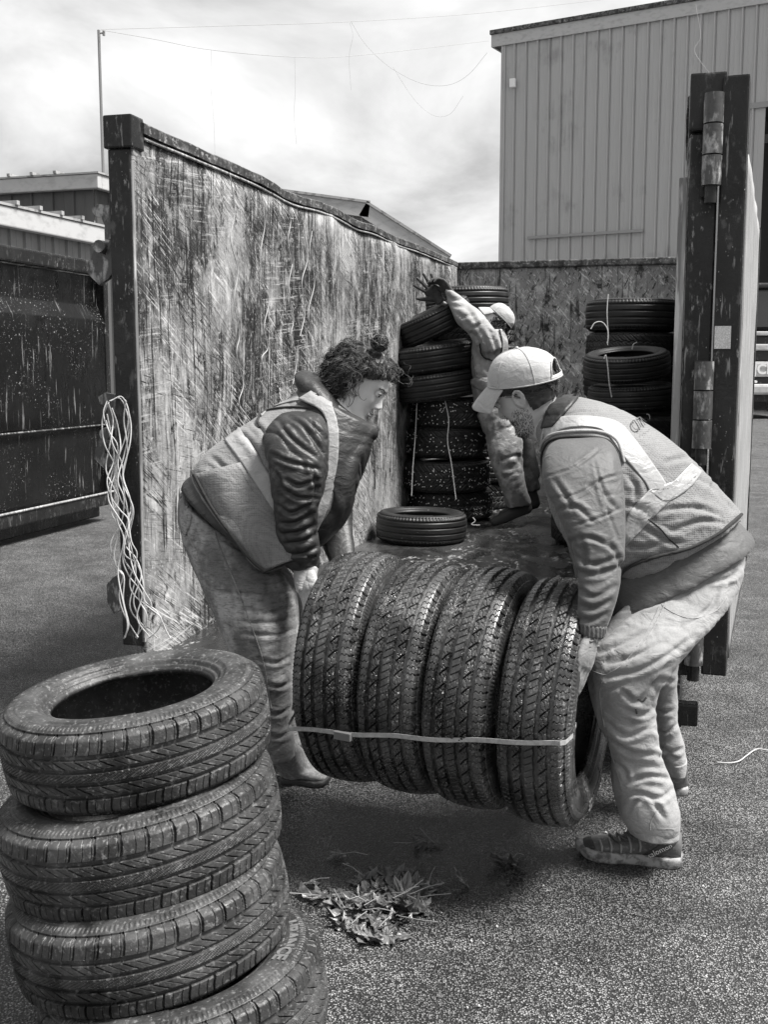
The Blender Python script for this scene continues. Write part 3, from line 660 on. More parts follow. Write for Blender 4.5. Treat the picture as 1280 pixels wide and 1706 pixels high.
# ------------------------------------------------------------------ tyres
def sstep(a, b, x):
    t = np.clip((x-a)/(b-a), 0, 1); return t*t*(3-2*t)
def line_groove(x, period, width, soft):
    """1 inside a groove repeated along x"""
    d = np.abs((x/period) % 1.0 - .5)*period          # 0 at groove centre shifted
    d = .5*period - d                                # distance from k*period
    return 1 - sstep(width/2, width/2+soft, d)
def tread_A(th, s, W, Rr):      # all-season: shoulder blocks, slanted mid ribs
    a = th*Rr; hs = W/2; d = np.zeros_like(a)
    n = 36; per = 2*math.pi*Rr/n
    for g, w in ((-.215,.0095),(-.072,.008),(.072,.008),(.215,.0095)):
        d = np.maximum(d, 1-sstep(w/2, w/2+.0014, np.abs(s-g*W)))
    ash = a + .006*np.sin(s*60)
    sh = np.abs(s) > .235*W
    d = np.maximum(d, np.where(sh, line_groove(ash + np.where(s>0,.01,0), per, .0036, .0012), 0))
    d = np.maximum(d, np.where(sh, .35*line_groove(ash+per*.3, per, .0010, .0012), 0))
    d = np.maximum(d, np.where(sh, .3*line_groove(ash+per*.65, per, .0010, .0012), 0))
    mid = (np.abs(s) > .085*W) & (np.abs(s) < .20*W)
    sl = a + 1.9*s
    d = np.maximum(d, np.where(mid, line_groove(sl, per, .0030, .0012), 0))
    d = np.maximum(d, np.where(mid, .35*line_groove(sl+per*.5, per, .0010, .0012), 0))
    cen = np.abs(s) < .06*W
    sl2 = a - 2.2*s
    d = np.maximum(d, np.where(cen, .3*line_groove(sl2, per*.25, .0012, .0014), 0))
    return d*.0085
def tread_B(th, s, W, Rr):      # truck all-season: wavy sipes and chevron ribs
    a = th*Rr; d = np.zeros_like(a); n = 54; per = 2*math.pi*Rr/n
    for g, w in ((-.255,.015),(-.088,.0135),(.088,.0135),(.255,.015)):
        wob = .0012*np.sin(a*2*math.pi/per)
        d = np.maximum(d, 1-sstep(w/2, w/2+.0014, np.abs(s-g*W+wob)))
    sh = np.abs(s) > .28*W
    wav = a + .0028*np.sin(s*420)
    d = np.maximum(d, np.where(sh, .26*line_groove(wav, per*.5, .0012, .0012), 0))
    d = np.maximum(d, np.where(sh & (np.abs(s)>.385*W), line_groove(wav, per, .0048, .0014), 0))
    for lo, hi, sg in ((-.235,-.108,1.0),(.108,.235,1.0)):
        mid = (s > lo*W) & (s < hi*W); c = (lo+hi)/2*W
        d = np.maximum(d, np.where(mid, .85*line_groove(a + .9*sg*(s-c), per, .0036, .0013), 0))
        d = np.maximum(d, np.where(mid, .28*line_groove(a - 1.6*sg*(s-c)+.003*np.sin(s*500), per*.5, .0011, .0013), 0))
    cen = np.abs(s) < .068*W
    d = np.maximum(d, np.where(cen, .3*line_groove(a+.5*s, per*.5, .0016, .0013), 0))
    return d*.0125
def tread_C(th, s, W, Rr):      # winter: v-blocks
    a = th*Rr; n = 40; per = 2*math.pi*Rr/n; v = a + 1.1*np.abs(s)
    d = line_groove(v, per, .008, .004)
    d = np.maximum(d, 1-sstep(.003,.006, np.abs(np.abs(s)-.18*W-.006*np.sin(a*2*math.pi/per))))
    d = np.maximum(d, .5*line_groove(v+per*.5, per, .003, .003))
    d = np.maximum(d, np.where(np.abs(s)<.006, 1, 0)*.6)
    return d*.009
def tread_D(th, s, W, Rr):      # plain ribbed
    a = th*Rr; d = np.zeros_like(a); per = 2*math.pi*Rr/80
    for g in (-.30,-.10,.10,.30): d = np.maximum(d, 1-sstep(.004,.007, np.abs(s-g*W)))
    d = np.maximum(d, np.where(np.abs(s)>.34*W, line_groove(a, per, .004, .004), 0))
    return d*.008
def tyre_mesh(name, Ro, W, rin, tread, NT=900, NS=84, side_n=44, shoulder=.022, crown=.010):
    """axis = local z.  returns mesh"""
    hs = W/2
    prof = []   # (r, z, kind, s)   kind 1 tread
    tw = W*.86/2
    # inner bead -> inner liner on -z side up to +z side is the inside;  outer from -z bead to +z bead
    # outer sidewall (-z)
    sw_r = np.linspace(0, 1, side_n)
    def sidewall(sign):
        out = []
        for f in sw_r:
            r = rin + (Ro-shoulder-.004-rin)*f
            bulge = math.sin(math.pi*min(1, f*1.05)**.8)
            z = tw*.92 + (hs-tw*.92)*bulge if f > .0 else tw*.86
            zz = (W*.36 + (hs-W*.36)*math.sin(math.pi*.5*min(1,f/.55))) if f < .55 else (hs - (hs-tw-.004)*((f-.55)/.45)**2)
            out.append((r, sign*zz, 0, f))
        return out
    S0 = sidewall(-1); S1 = sidewall(1)[::-1]
    T = []
    for f in np.linspace(-1, 1, NS):
        s = f*tw; af = abs(f)
        drop = crown*af**2.2 + (.016*max(0,(af-.86)/.14)**2.2)
        T.append((Ro-drop, s, 1, s))
    inner = []
    for f in np.linspace(0, 1, 13):     # from +bead inside to -bead inside
        ang_ = math.pi*f
        zz = (W*.36-.012)*math.cos(ang_); 
        if 0 < f < 1:
            rr = rin + .02 + (Ro-.03-rin-.02)*math.sin(ang_)**.35; zz = (hs-.014)*math.copysign(abs(math.cos(ang_))**.8, math.cos(ang_))
        else: rr = rin
        inner.append((rr, zz, 2, 0))
    prof = S0 + T + S1 + inner
    pr = np.array([(p[0], p[1]) for p in prof]); kd = np.array([p[2] for p in prof]); ss = np.array([p[3] for p in prof])
    th = np.linspace(0, 2*math.pi, NT, endpoint=False)
    TH_, _ = np.meshgrid(th, np.arange(len(pr)), indexing='ij')
    Rr = np.tile(pr[:,0], (NT,1)); Z = np.tile(pr[:,1], (NT,1)); S = np.tile(ss, (NT,1)); K = np.tile(kd, (NT,1))
    dep = tread(TH_, S, W, Ro)
    Rr = np.where(K==1, Rr - dep, Rr)
    # sidewall relief
    f = S
    rel = np.zeros_like(Rr)
    rel += .004*np.exp(-((f-.07)/.022)**2) - .006*np.exp(-((f-.15)/.020)**2) + .004*np.exp(-((f-.22)/.014)**2) - .002*np.exp(-((f-.28)/.014)**2)
    rel += .0024*(sstep(.80,.82,f)-sstep(.93,.95,f))*(np.sin(TH_*Ro*2*math.pi/.0125)>0)
    rel += .0026*(sstep(.34,.355,f)-sstep(.66,.675,f))*(np.sin(TH_*3+1.0) > .35)
    rel += .0010*(sstep(.72,.73,f)-sstep(.76,.77,f))
    Z = np.where(K==0, Z + np.sign(Z)*rel, Z)
    V = np.stack([Rr*np.cos(TH_), Rr*np.sin(TH_), Z], -1).reshape(-1, 3)
    n = len(pr); i = np.arange(NT)[:,None]; j = np.arange(n)[None,:]
    a = i*n+j; b_ = ((i+1)%NT)*n+j; c_ = ((i+1)%NT)*n+(j+1)%n; d_ = i*n+(j+1)%n
    F = np.stack([a, b_, c_, d_], -1).reshape(-1, 4)
    me = mesh_np(name, V, F, True)
    if NT > 900:
        sm = np.tile((kd != 1), (NT,1)).ravel(); me.polygons.foreach_set('use_smooth', sm)
    return me
TM = {}
TM['A'] = tyre_mesh('tyre_all_season', .34, .215, .205, tread_A, 1440, 110); TM['A'].materials.append(M['rubber'])
TM['B'] = tyre_mesh('tyre_truck', .372, .25, .222, tread_B, 1440, 110, shoulder=.026, crown=.014); TM['B'].materials.append(M['rubber_wet'])
TM['C'] = tyre_mesh('tyre_winter', .365, .25, .22, tread_C, 480, 48, 18); TM['C'].materials.append(M['rubber_dark'])
TM['D'] = tyre_mesh('tyre_ribbed', .365, .25, .22, tread_D, 400, 48, 14); TM['D'].materials.append(M['rubber_dark'])
TM['E'] = tyre_mesh('tyre_small', .335, .215, .215, tread_D, 420, 48, 14); TM['E'].materials.append(M['rubber_dark'])
def tyre(kind, c, label, group=None, roll=0, pitch=0, spin=0, axis=None, scale=1.0, wscale=1.0):
    o = bpy.data.objects.new('tyre', TM[kind]); COL.objects.link(o)
    if axis is not None: q = Vector(axis).normalized().to_track_quat('Z', 'Y').to_matrix().to_4x4()
    else: q = Matrix.Rotation(R(roll), 4, 'Y') @ Matrix.Rotation(R(pitch), 4, 'X')
    o.matrix_world = Matrix.Translation(c) @ q @ Matrix.Rotation(R(spin), 4, 'Z') @ Matrix.Diagonal((scale, scale, scale*wscale, 1))
    return tagit(o, label, 'tyre', group)
def arc_text(s, size, radius, zoff, mid_deg, parent, Wd, mat, face=1, rel=.0022, bold=.001):
    me = text_mesh(s, size, rel/2, bold)
    for v in me.vertices:
        x, y, z = v.co; r = radius + y; a = R(mid_deg) - face*x/radius
        v.co = (r*math.cos(a), r*math.sin(a), face*(zoff + z))
    o = link('lettering', me, mat, parent); return o
# front left stack of four
st = [  # px centre x, py centre of middle plane, depth, roll, pitch, label
    (229, 1207, 2.70, -7.0, 2.0, 'topmost grey tyre of the leaning front-left stack, its open rim facing up'),
    (236, 1362, 2.68, -9.0, 1.0, 'second tyre from the top of the leaning front-left stack'),
    (252, 1510, 2.64, -9.0, 0.0, 'third tyre down in the front-left stack, above the lettered one'),
    (310, 1660, 2.60, -9.0, -1.0, 'lowest tyre of the front-left stack with raised letters on its sidewall')]
stack_objs = []
for i, (px, py, zz, ro, pi_, lb) in enumerate(st):
    o = tyre('A', P(px, py, zz), lb, 'tyres stacked at the front left', ro, pi_, spin=37*i+11, scale=[.95,.99,.97,.98][i], wscale=1.03); stack_objs.append(o)
def local_deg(o, d):
    v = o.matrix_world.to_3x3().inverted() @ Vector(d); return math.degrees(math.atan2(v.y, v.x))
arc_text('URANCE', .046, .272, .1088, local_deg(stack_objs[3], (1,-.06,0)), stack_objs[3], 0, M['letter'], bold=.0016)
# the bundle of four
ba = Vector((.925, -.38, -.02)).normalized()
c1 = P(607, 1108, 3.61); c4 = P(934, 1166, 3.35)
bl = ['leftmost tyre of the strapped row, nearest the woman in the hooded jacket', 'second tyre from the left in the strapped row',
      'third tyre from the left in the strapped row', 'rightmost tyre of the strapped row, its open side by the man in the cap']
bun = []
for i in range(4):
    f = i/3; c = c1.lerp(c4, f)
    if i == 2: c = c + Vector((0,0,.005))
    ax = (ba + Vector((0, [0.03,0,-.03,0][i], [.03,.0,-.015,-.01][i])))
    bun.append(tyre('B', c, bl[i], 'tyres strapped in a row', axis=ax, spin=23*i, scale=[1.0,.985,1.0,1.0][i], wscale=.86))
arc_text('URANCE', .044, .312, .1272, local_deg(bun[3], (.05,.22,-1)), bun[3], 0, M['letter'], bold=.0014)
# strap round the row
def strap_pts():
    pts = []
    ax = ba; 
    L0 = bun[0].matrix_world.translation; L3 = bun[3].matrix_world.translation
    ring = []
    side = ax.cross(Vector((0,0,1))).normalized()      # towards camera side or away
    if side.y > 0: side = -side
    h = -.118; rr = .378
    off = side*math.sqrt(rr*rr-h*h) + Vector((0,0,1))*h
    h2 = .0; off2 = side*math.sqrt(rr*rr-h2*h2) + Vector((0,0,1))*h2
    a = L0 - ax*.098 + off*1.0; b_ = L3 + ax*.098 + off2*1.0
    ins = side*.20 + Vector((0,0,h*.8)); ins2 = side*.21
    pts = [L0 - ax*.100 + ins, L0 - ax*.108 + off*.80, L0 - ax*.102 + off*.965, L0-ax*.09+off*1.002]
    for f in np.linspace(.04, .96, 34): pts.append(a.lerp(b_, f) + Vector((0,0,-.008*math.sin(math.pi*f)+.0018*math.sin(f*19))) - side*(.0075*(.5-.5*math.cos(2*math.pi*f*3.6+.4))))
    pts += [L3+ax*.09+off2*1.002, L3 + ax*.102 + off2*.965, L3 + ax*.108 + off2*.80, L3 + ax*.096 + ins2, L3+ax*.05+ins2]
    return pts
sp_ = strap_pts(); vs = []; fs = []
for p in sp_:
    for dz in (-.0065, .0065):
        for k in (0, .003): 
            n_ = Vector((-.35,-.93,0)); vs.append(p + Vector((0,0,dz)) + n_*k)
for i in range(len(sp_)-1):
    a = i*4
    fs += [(a,a+4,a+6,a+2),(a+1,a+3,a+7,a+5),(a,a+1,a+5,a+4),(a+2,a+6,a+7,a+3)]
strap = thing('tie_strap', sp_[6], 'flat pale strap pulled tight around the row of four tyres', 'strap')
m_ = MB(); m_.add(vs, fs); m_.build('webbing', M['strap'], strap, off=strap.location)
p = sp_[12]; MB().box((-.028,-.012,-.012),(.028,.002,.012), M=Matrix.Translation(p + Vector((-.03,-.008,0))) @ Matrix.Rotation(R(-30),4,'Z'), bev=.002).build('buckle', M['metal_grey'], strap, off=strap.location)
# container tyres
fz = FL
def flat(kind, px, z, level_w, label, group, roll=0, pitch=0, spin=0, scale=1.0, wscale=1.0):
    # horizontal position from px at depth Y=z, height in metres
    x = (px-640)/FP*(z*cT + (CH-level_w)*sT)
    return tyre(kind, Vector((x, z, level_w)), label, group, roll, pitch, spin, scale=scale, wscale=wscale)
gA = 'tyres piled in the back left of the container'
labsA = ['studded tyre at the floor of the back left pile', 'studded tyre second from the floor of the back left pile', 'studded tyre third from the floor of the back left pile',
         'studded tyre fourth from the floor, topmost under the ribbed tilted ones', 'ribbed tyre lowest of the tilted ones beside the man reaching up',
         'ribbed tilted tyre at shoulder height of the man reaching up', 'steeply tilted tyre under the man’s raised arms']
labsA[-1] = 'steeply tilted ribbed tyre under the raised arms of the man'
lv = [(750,9.25,0),(744,9.15,1),(749,9.2,2),(757,9.2,3)]
for i, (px, z, k) in enumerate(lv):
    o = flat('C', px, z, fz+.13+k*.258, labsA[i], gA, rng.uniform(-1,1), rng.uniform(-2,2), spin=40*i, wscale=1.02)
    if True:
        sm = MB(); Rr = .366; 
        for q in range(150):
            a = rng.uniform(math.pi*.9, math.pi*2.1); s_ = rng.choice([-.07,-.05,-.02,.02,.05,.07])+rng.uniform(-.012,.012)
            a -= R(40*i)
            cpt = Vector((Rr*math.cos(a), Rr*math.sin(a), s_)); n_ = Vector((math.cos(a), math.sin(a), 0))
            sm.tube([cpt-n_*.006, cpt-n_*(.0005)], .0048, 5)
        tagit(sm.build('stud', M['stud'], o), kind='stuff')
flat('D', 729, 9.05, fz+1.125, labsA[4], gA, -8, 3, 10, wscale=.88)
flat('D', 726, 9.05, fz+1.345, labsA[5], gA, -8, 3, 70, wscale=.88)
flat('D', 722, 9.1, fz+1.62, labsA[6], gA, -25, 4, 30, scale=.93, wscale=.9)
gB = 'tyres stacked behind the back left pile'
for k in range(8):
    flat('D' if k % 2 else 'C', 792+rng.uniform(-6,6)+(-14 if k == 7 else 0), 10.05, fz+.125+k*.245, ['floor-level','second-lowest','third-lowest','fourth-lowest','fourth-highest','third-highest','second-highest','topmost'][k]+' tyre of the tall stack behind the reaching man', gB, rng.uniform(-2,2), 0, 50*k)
tyre('D', P(716, 512, 10.0), 'tyre leaning against the back left corner above the tilted tyres', gB, -12, 4, 20)
tyre('E', Vector(((702-640)/FP*8.15, 8.02, fz+.108)), 'single black tyre lying flat on the container floor by the left wall', None, 1.0, 0, 12)
gC = 'tyres stacked in the back right of the container'
for k in range(7):
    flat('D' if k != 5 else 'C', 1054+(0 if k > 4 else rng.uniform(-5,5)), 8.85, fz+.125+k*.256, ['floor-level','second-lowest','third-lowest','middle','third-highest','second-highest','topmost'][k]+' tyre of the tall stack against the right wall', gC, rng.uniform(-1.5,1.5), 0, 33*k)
gD = 'tyres stacked in front of the back right stack'
for k, (px, lab, ro, kd, s_) in enumerate([(1003,'floor-level',0,'C',1), (1012,'second-lowest',0,'D',1), (1035,'third-lowest',1,'D',.98), (1052,'fourth-lowest, wide',0,'C',1.0), (1052,'second-highest',-3,'E',.92), (1045,'topmost, tilted, open-centred',-5,'E',.92)]):
    flat(kd, px, 7.95, fz+.12+k*.228+(.02 if k > 3 else 0), lab+' tyre of the shorter stack behind the man in the cap', gD, ro, [0,0,0,0,3,9][k], 44*k, scale=s_, wscale=.93)

# twine on the tyres
def line3(pts, zs, r, label, n=30, mat='twine', name='twine', cat='twine', grp='loose pale twine', wob=0, parent=None):
    if not isinstance(zs, (list, tuple)): zs = [zs]*len(pts)
    P3 = crom([tuple(P(x, y, z)) for (x, y), z in zip(pts, zs)], n)
    o = MB().tube([Vector(p) for p in P3], r, 6).build(name, M[mat]); return tagit(o, label, cat, grp)
line3([(695,672),(692,730),(688,780),(686,826)], 8.80, .0045, 'straight pale twine down the left of the studded tyres')
line3([(742,668),(748,700),(746,735),(752,770),(756,800),(760,832)], 8.74, .005, 'wavy pale twine down the middle of the studded tyres')
line3([(1014,490),(1012,520),(1014,560),(1012,572)], 8.44, .0045, 'pale twine hanging over the topmost tyre at the back right')
line3([(985,548),(992,538),(1004,537),(1013,550),(1013,575)], 8.4, .0045, 'short looped twine end beside the back right stack')
line3([(1007,598),(1010,592),(1013,610),(1016,640),(1020,662)], 7.58, .0045, 'pale twine tied round the tilted tyre, on its near side')
line3([(1054,582),(1056,574),(1062,570)], 8.0, .0045, 'short bit of twine crossing the open centre of the tilted tyre')
line3([(1078,690),(1083,693),(1084,712)], 7.6, .004, 'short twine over the tyre edge just behind the vest')
line3([(788,862),(792,868),(786,874),(800,875)], 8.6, .004, 'curl of twine on the floor by the studded tyres')
# twine hanging on the left wall inside
def wall_ray(px, py):
    a = P(px, py, 1.0) - Vector((0,0,CH)); n = rv; o_ = Vector((0,0,CH)); t = (C(.140,0,0)-o_).dot(n)/a.dot(n); return o_ + a*t
def wall_line(pts, r, label, n=60):
    P3 = crom([tuple(wall_ray(x, y)) for x, y in pts], n)
    return tagit(MB().tube([Vector(p) for p in P3], r, 6).build('twine', M['twine_old']), label, 'twine', 'pale twine hanging down the left wall')
wall_line([(383,290),(391,350),(384,400),(396,450),(390,500),(399,555),(394,590),(405,640),(398,670),(408,700)], .0028, 'longest wavy twine on the left wall, nearest the front post')
wall_line([(430,318),(441,370),(434,420),(436,470),(448,500),(440,545),(446,580),(436,600),(451,650)], .0028, 'wavy twine on the left wall above the shoulder of the hooded woman')
wall_line([(455,330),(470,345),(484,365),(480,400),(486,440)], .0028, 'short twine draped from the rail dent')
wall_line([(487,440),(481,480),(489,530),(485,560),(494,600),(488,640)], .0028, 'thin twine on the wall left of the dark curly hair')
wall_line([(505,372),(512,430),(503,470),(508,520),(500,560)], .0028, 'faint twine hanging on the wall above the curly hair')
wall_line([(520,385),(516,420),(524,470),(514,520),(521,560)], .0028, 'faint twine furthest back along the left wall')
# twine bundle on the left latch
tb = thing('twine_bundle', P(200, 1060, 4.72), 'bunch of wavy pale twine hanging from the left post latch', 'twine bundle')
def strand(pts, z0=4.64):
    P3 = crom([tuple(P(x, y, z0 + rng.uniform(-.02,.02))) for x, y in pts], 70)
    MB().tube([Vector(p) for p in P3], .0030, 6).build('strand', M['twine'], tb, off=tb.location)
strand([(178,668),(172,690),(182,720),(196,745),(190,790),(200,830),(215,860),(212,900),(206,930),(228,965),(232,1000),(244,1025),(240,1062)])
strand([(180,672),(188,700),(186,735),(202,770),(206,800),(218,840),(210,880),(204,930),(215,960),(236,990),(228,1030),(250,1063)])
strand([(182,668),(200,664),(212,690),(214,720),(206,760),(196,800),(206,830),(202,870),(184,905),(192,940),(206,960),(205,1000),(214,1040),(206,1064)])
strand([(184,668),(204,662),(217,700),(216,740),(204,790),(216,830),(219,860),(208,905),(226,930),(235,960),(222,1000),(232,1035),(228,1064)])
strand([(178,690),(184,730),(176,780),(188,810),(197,835),(186,855),(198,880),(190,920),(194,945),(204,960),(198,990),(205,1020),(222,1050),(230,1062)])
strand([(210,668),(206,700),(212,750),(204,800),(212,850),(218,900),(228,925),(216,965),(222,990),(248,1012),(268,1030),(262,1050),(245,1064)])
strand([(176,700),(190,760),(178,800),(186,830),(200,850),(214,870),(206,920),(228,940),(238,970),(240,1000),(262,1020),(276,1050),(284,1064)])
strand([(181,670),(170,700),(174,740),(192,780),(184,820),(196,870),(206,900),(196,950),(204,1000),(212,1040),(208,1062)])
strand([(208,666),(214,690),(208,730),(196,770),(206,810),(222,850),(214,900),(222,950),(240,985),(252,1010),(240,1040),(226,1062)])
strand([(186,680),(196,710),(200,750),(186,790),(180,830),(196,860),(208,880),(220,920),(226,960),(216,1010),(236,1040),(262,1063)])
# twine on the ground at right
line3([(1196,1270),(1215,1271),(1232,1268),(1246,1258),(1262,1248),(1282,1250),(1300,1246)], [G(1196,1270).length*0+camz(G(x,y,.01)) for x, y in [(1196,1270),(1215,1271),(1232,1268),(1246,1258),(1262,1248),(1282,1250),(1300,1246)]], .0028, 'pale twine with a knot lying on the asphalt at right')

# ------------------------------------------------------------------ leaves
def leaf_mesh(seed, size=.070, mat='leaf'):
    r_ = random.Random(seed); lob = []
    angs = [(-125,.45),(-100,.62),(-80,.40),(-60,.85),(-48,.62),(-35,.45),(-22,.78),(-12,.92),(0,1.08),(12,.92),(22,.78),(35,.45),(48,.62),(60,.85),(80,.40),(100,.62),(125,.45),(180,.16)]
    vs = [(0,0,0)]; rings = (.5, 1.0); curl = r_.uniform(.1, .7); tw = r_.uniform(-.6,.6)
    for k in rings:
        for a, r in angs:
            rr = size*r*k*r_.uniform(.85,1.12); x = rr*math.sin(R(a)); y = rr*math.cos(R(a))
            z = curl*(x*x+y*y)/size*r_.uniform(-.2,.9) + tw*x*y/size + r_.uniform(-.006,.006); vs.append((x, y, z))
    n = len(angs); fs = []
    for i in range(n):
        j = (i+1) % n; fs.append((0, 1+j, 1+i)); fs.append((1+i, 1+j, 1+n+j, 1+n+i))
    me = bpy.data.meshes.new('leaf'); me.from_pydata(vs, [], fs); me.update()
    bm = bmesh.new(); bm.from_mesh(me); bmesh.ops.subdivide_edges(bm, edges=bm.edges[:], cuts=1, use_grid_fill=True)
    for v in bm.verts: v.co.z += r_.uniform(-.0025,.0025)
    bm.to_mesh(me); bm.free()
    me.materials.append(M[mat]); return me
LM = [leaf_mesh(s, mat='leaf' if s % 3 else 'leaf_pale') for s in range(12)]
pile = thing('leaf_pile', G(635, 1505), 'heap of wet dead maple leaves on the asphalt in front of the row of tyres', 'leaf pile')
def stem(parent, p, n=1):
    a = rng.uniform(0, 6.28); L_ = rng.uniform(.05, .12)
    MB().tube([p, p+Vector((math.cos(a)*L_*.5, math.sin(a)*L_*.5, rng.uniform(.0,.02))), p+Vector((math.cos(a)*L_, math.sin(a)*L_, rng.uniform(0,.02)))], .0014, 5).build('stem', M['stem'], parent, off=parent.location)
blobs = [(640,1508,60,34,70),(600,1545,34,18,16),(580,1515,40,20,18),(690,1495,45,20,16),(640,1470,30,14,12),(630,1560,25,10,8)]
for bx, by, sx, sy, nn in blobs:
    for k in range(nn):
        px, py = rng.gauss(bx, sx*.55), rng.gauss(by, sy*.55)
        g = G(px, py, .0); d_ = max(0, 1-math.hypot((px-635)/70, (py-1508)/45))
        o = bpy.data.objects.new('leaf', rng.choice(LM)); COL.objects.link(o); o.parent = pile
        o.location = g - pile.location + Vector((0,0,.006+rng.uniform(0,.035)*d_)); o.rotation_euler = (rng.gauss(0,.30), rng.gauss(0,.30), rng.uniform(0,6.28)); s_ = rng.uniform(.45,.95); o.scale = (s_,)*3
        if k % 9 == 0: stem(pile, g+Vector((0,0,.02+.04*d_)))
for px, py, lab, s_ in [(852,1440,'large curled dead leaf on the wet asphalt right of the leaf heap',1.5),(706,1408,'dead leaf lying just below the row of tyres, above the heap',1.1),(862,1448,'darker leaf folded under the large curled one',1.1),
                        (775,1480,'flat dark leaf between the heap and the large curled leaf',.9),(568,1430,'small dark leaf flattened near the third stacked tyre',.9),(516,1478,'pale leaf scrap against the lettered tyre',.7),
                        (724,1412,'thin leaf scrap right beside the leaf below the tyres',.7),(535,1500,'dark wet leaf between the lettered tyre and the heap',1.2)]:
    g = G(px, py); t = thing('dead_leaf', g, lab, 'leaf')
    o = bpy.data.objects.new('blade', rng.choice(LM)); COL.objects.link(o); o.parent = t; o.location = (0,0,.014); o.rotation_euler = (rng.gauss(0,.35), rng.gauss(0,.35), rng.uniform(0,6.28)); o.scale = (s_*.8,)*3
    stem(t, g+Vector((0,0,.015)))
crumbs = MB()
for k in range(260):
    px, py = rng.uniform(480, 1270), rng.uniform(1340, 1700)
    if px < 560 and py > 1440: continue
    g = G(px, py); a = rng.uniform(0,6.28); s_ = rng.uniform(.003,.009)
    c, s2 = math.cos(a)*s_, math.sin(a)*s_
    crumbs.add([g+Vector((c,s2,.004)), g+Vector((-s2*.4,c*.4,.009)), g+Vector((-c,-s2,.004)), g+Vector((s2*.4,-c*.4,.006))], [(0,1,2,3)])
tagit(crumbs.build('debris', M['leaf_pale']), kind='stuff', label='small bits of leaf and grit scattered on the asphalt')
# ------------------------------------------------------------------ people: tools
_rs = np.random.RandomState(3); _PERM = _rs.permutation(256); _PERM = np.concatenate([_PERM]*4); _VAL = _rs.rand(256)*2-1
def vnoise(q):
    """smooth value noise, q (n,3)"""
    i = np.floor(q).astype(int); f = q-i; f = f*f*(3-2*f); i &= 255
    def h(a, b, c): return _VAL[_PERM[_PERM[_PERM[(i[:,0]+a)&255]+((i[:,1]+b)&255)]+((i[:,2]+c)&255)] & 255]
    x, y, z = f[:,0], f[:,1], f[:,2]
    def lp(a, b, t): return a+(b-a)*t
    return lp(lp(lp(h(0,0,0),h(1,0,0),x),lp(h(0,1,0),h(1,1,0),x),y), lp(lp(h(0,0,1),h(1,0,1),x),lp(h(0,1,1),h(1,1,1),x),y), z)
YDIR = Vector((0, 1, 0))
def loft(secs, n=28, k=6, e=2.4):
    """secs: list of (A, B, z, hd[, dvec][, eA])  A,B = outline pixel points, z = depth of the section centre, hd = half extent in depth"""
    rows = []
    for s in secs:
        a = P(s[0][0], s[0][1], s[2]); b = P(s[1][0], s[1][1], s[2]); c = (a+b)/2; u = (b-a)/2
        d = Vector(s[4]).normalized() if len(s) > 4 and s[4] is not None else YDIR
        rows.append(list(c)+list(u)+list(d*s[3]))
    R_ = crom(rows, (len(rows)-1)*k+1)
    vs = []; 
    for r in R_:
        c, u, d = Vector(r[0:3]), Vector(r[3:6]), Vector(r[6:9])
        for i in range(n):
            a = 2*math.pi*i/n; ca, sa = math.cos(a), math.sin(a)
            vs.append(c + u*math.copysign(abs(ca)**(2/e), ca) + d*math.copysign(abs(sa)**(2/e), sa))
    fs = []; m = len(R_)
    for i in range(m-1):
        for j in range(n): j2 = (j+1)%n; fs.append((i*n+j, i*n+j2, (i+1)*n+j2, (i+1)*n+j))
    fs += [tuple(range(n))[::-1], tuple(range((m-1)*n, m*n))]
    return vs, fs
def ball(c, r, M_=None, n=16):
    vs = []; fs = []
    c = Vector(c); r = Vector(r) if not isinstance(r, (int, float)) else Vector((r, r, r))
    for i in range(n+1):
        t = math.pi*i/n
        for j in range(2*n):
            a = math.pi*j/n; v = Vector((r.x*math.sin(t)*math.cos(a), r.y*math.sin(t)*math.sin(a), r.z*math.cos(t)))
            vs.append(c + (M_ @ v if M_ is not None else v))
    for i in range(n):
        for j in range(2*n): a = i*2*n+j; b = i*2*n+(j+1)%(2*n); fs.append((a, b, b+2*n, a+2*n))
    return vs, fs
def cap_tube(pts, rs, n=14, k=4):
    """round-ended tapering tube as loft (world points)"""
    rows = crom([list(p)+[r] for p, r in zip(pts, rs)], (len(pts)-1)*k+1)
    pts2 = [Vector(r[:3]) for r in rows]; r2 = [r[3] for r in rows]
    d0 = (pts2[0]-pts2[1]).normalized(); d1 = (pts2[-1]-pts2[-2]).normalized()
    pp = [pts2[0]+d0*r2[0]*f for f in (.95,.75,.4)] + pts2 + [pts2[-1]+d1*r2[-1]*f for f in (.4,.75,.95)]
    rr = [r2[0]*f for f in (.3,.65,.92)] + r2 + [r2[-1]*f for f in (.92,.65,.3)]
    m_ = MB(); m_.tube(pp, rr, n); return m_.v, m_.f
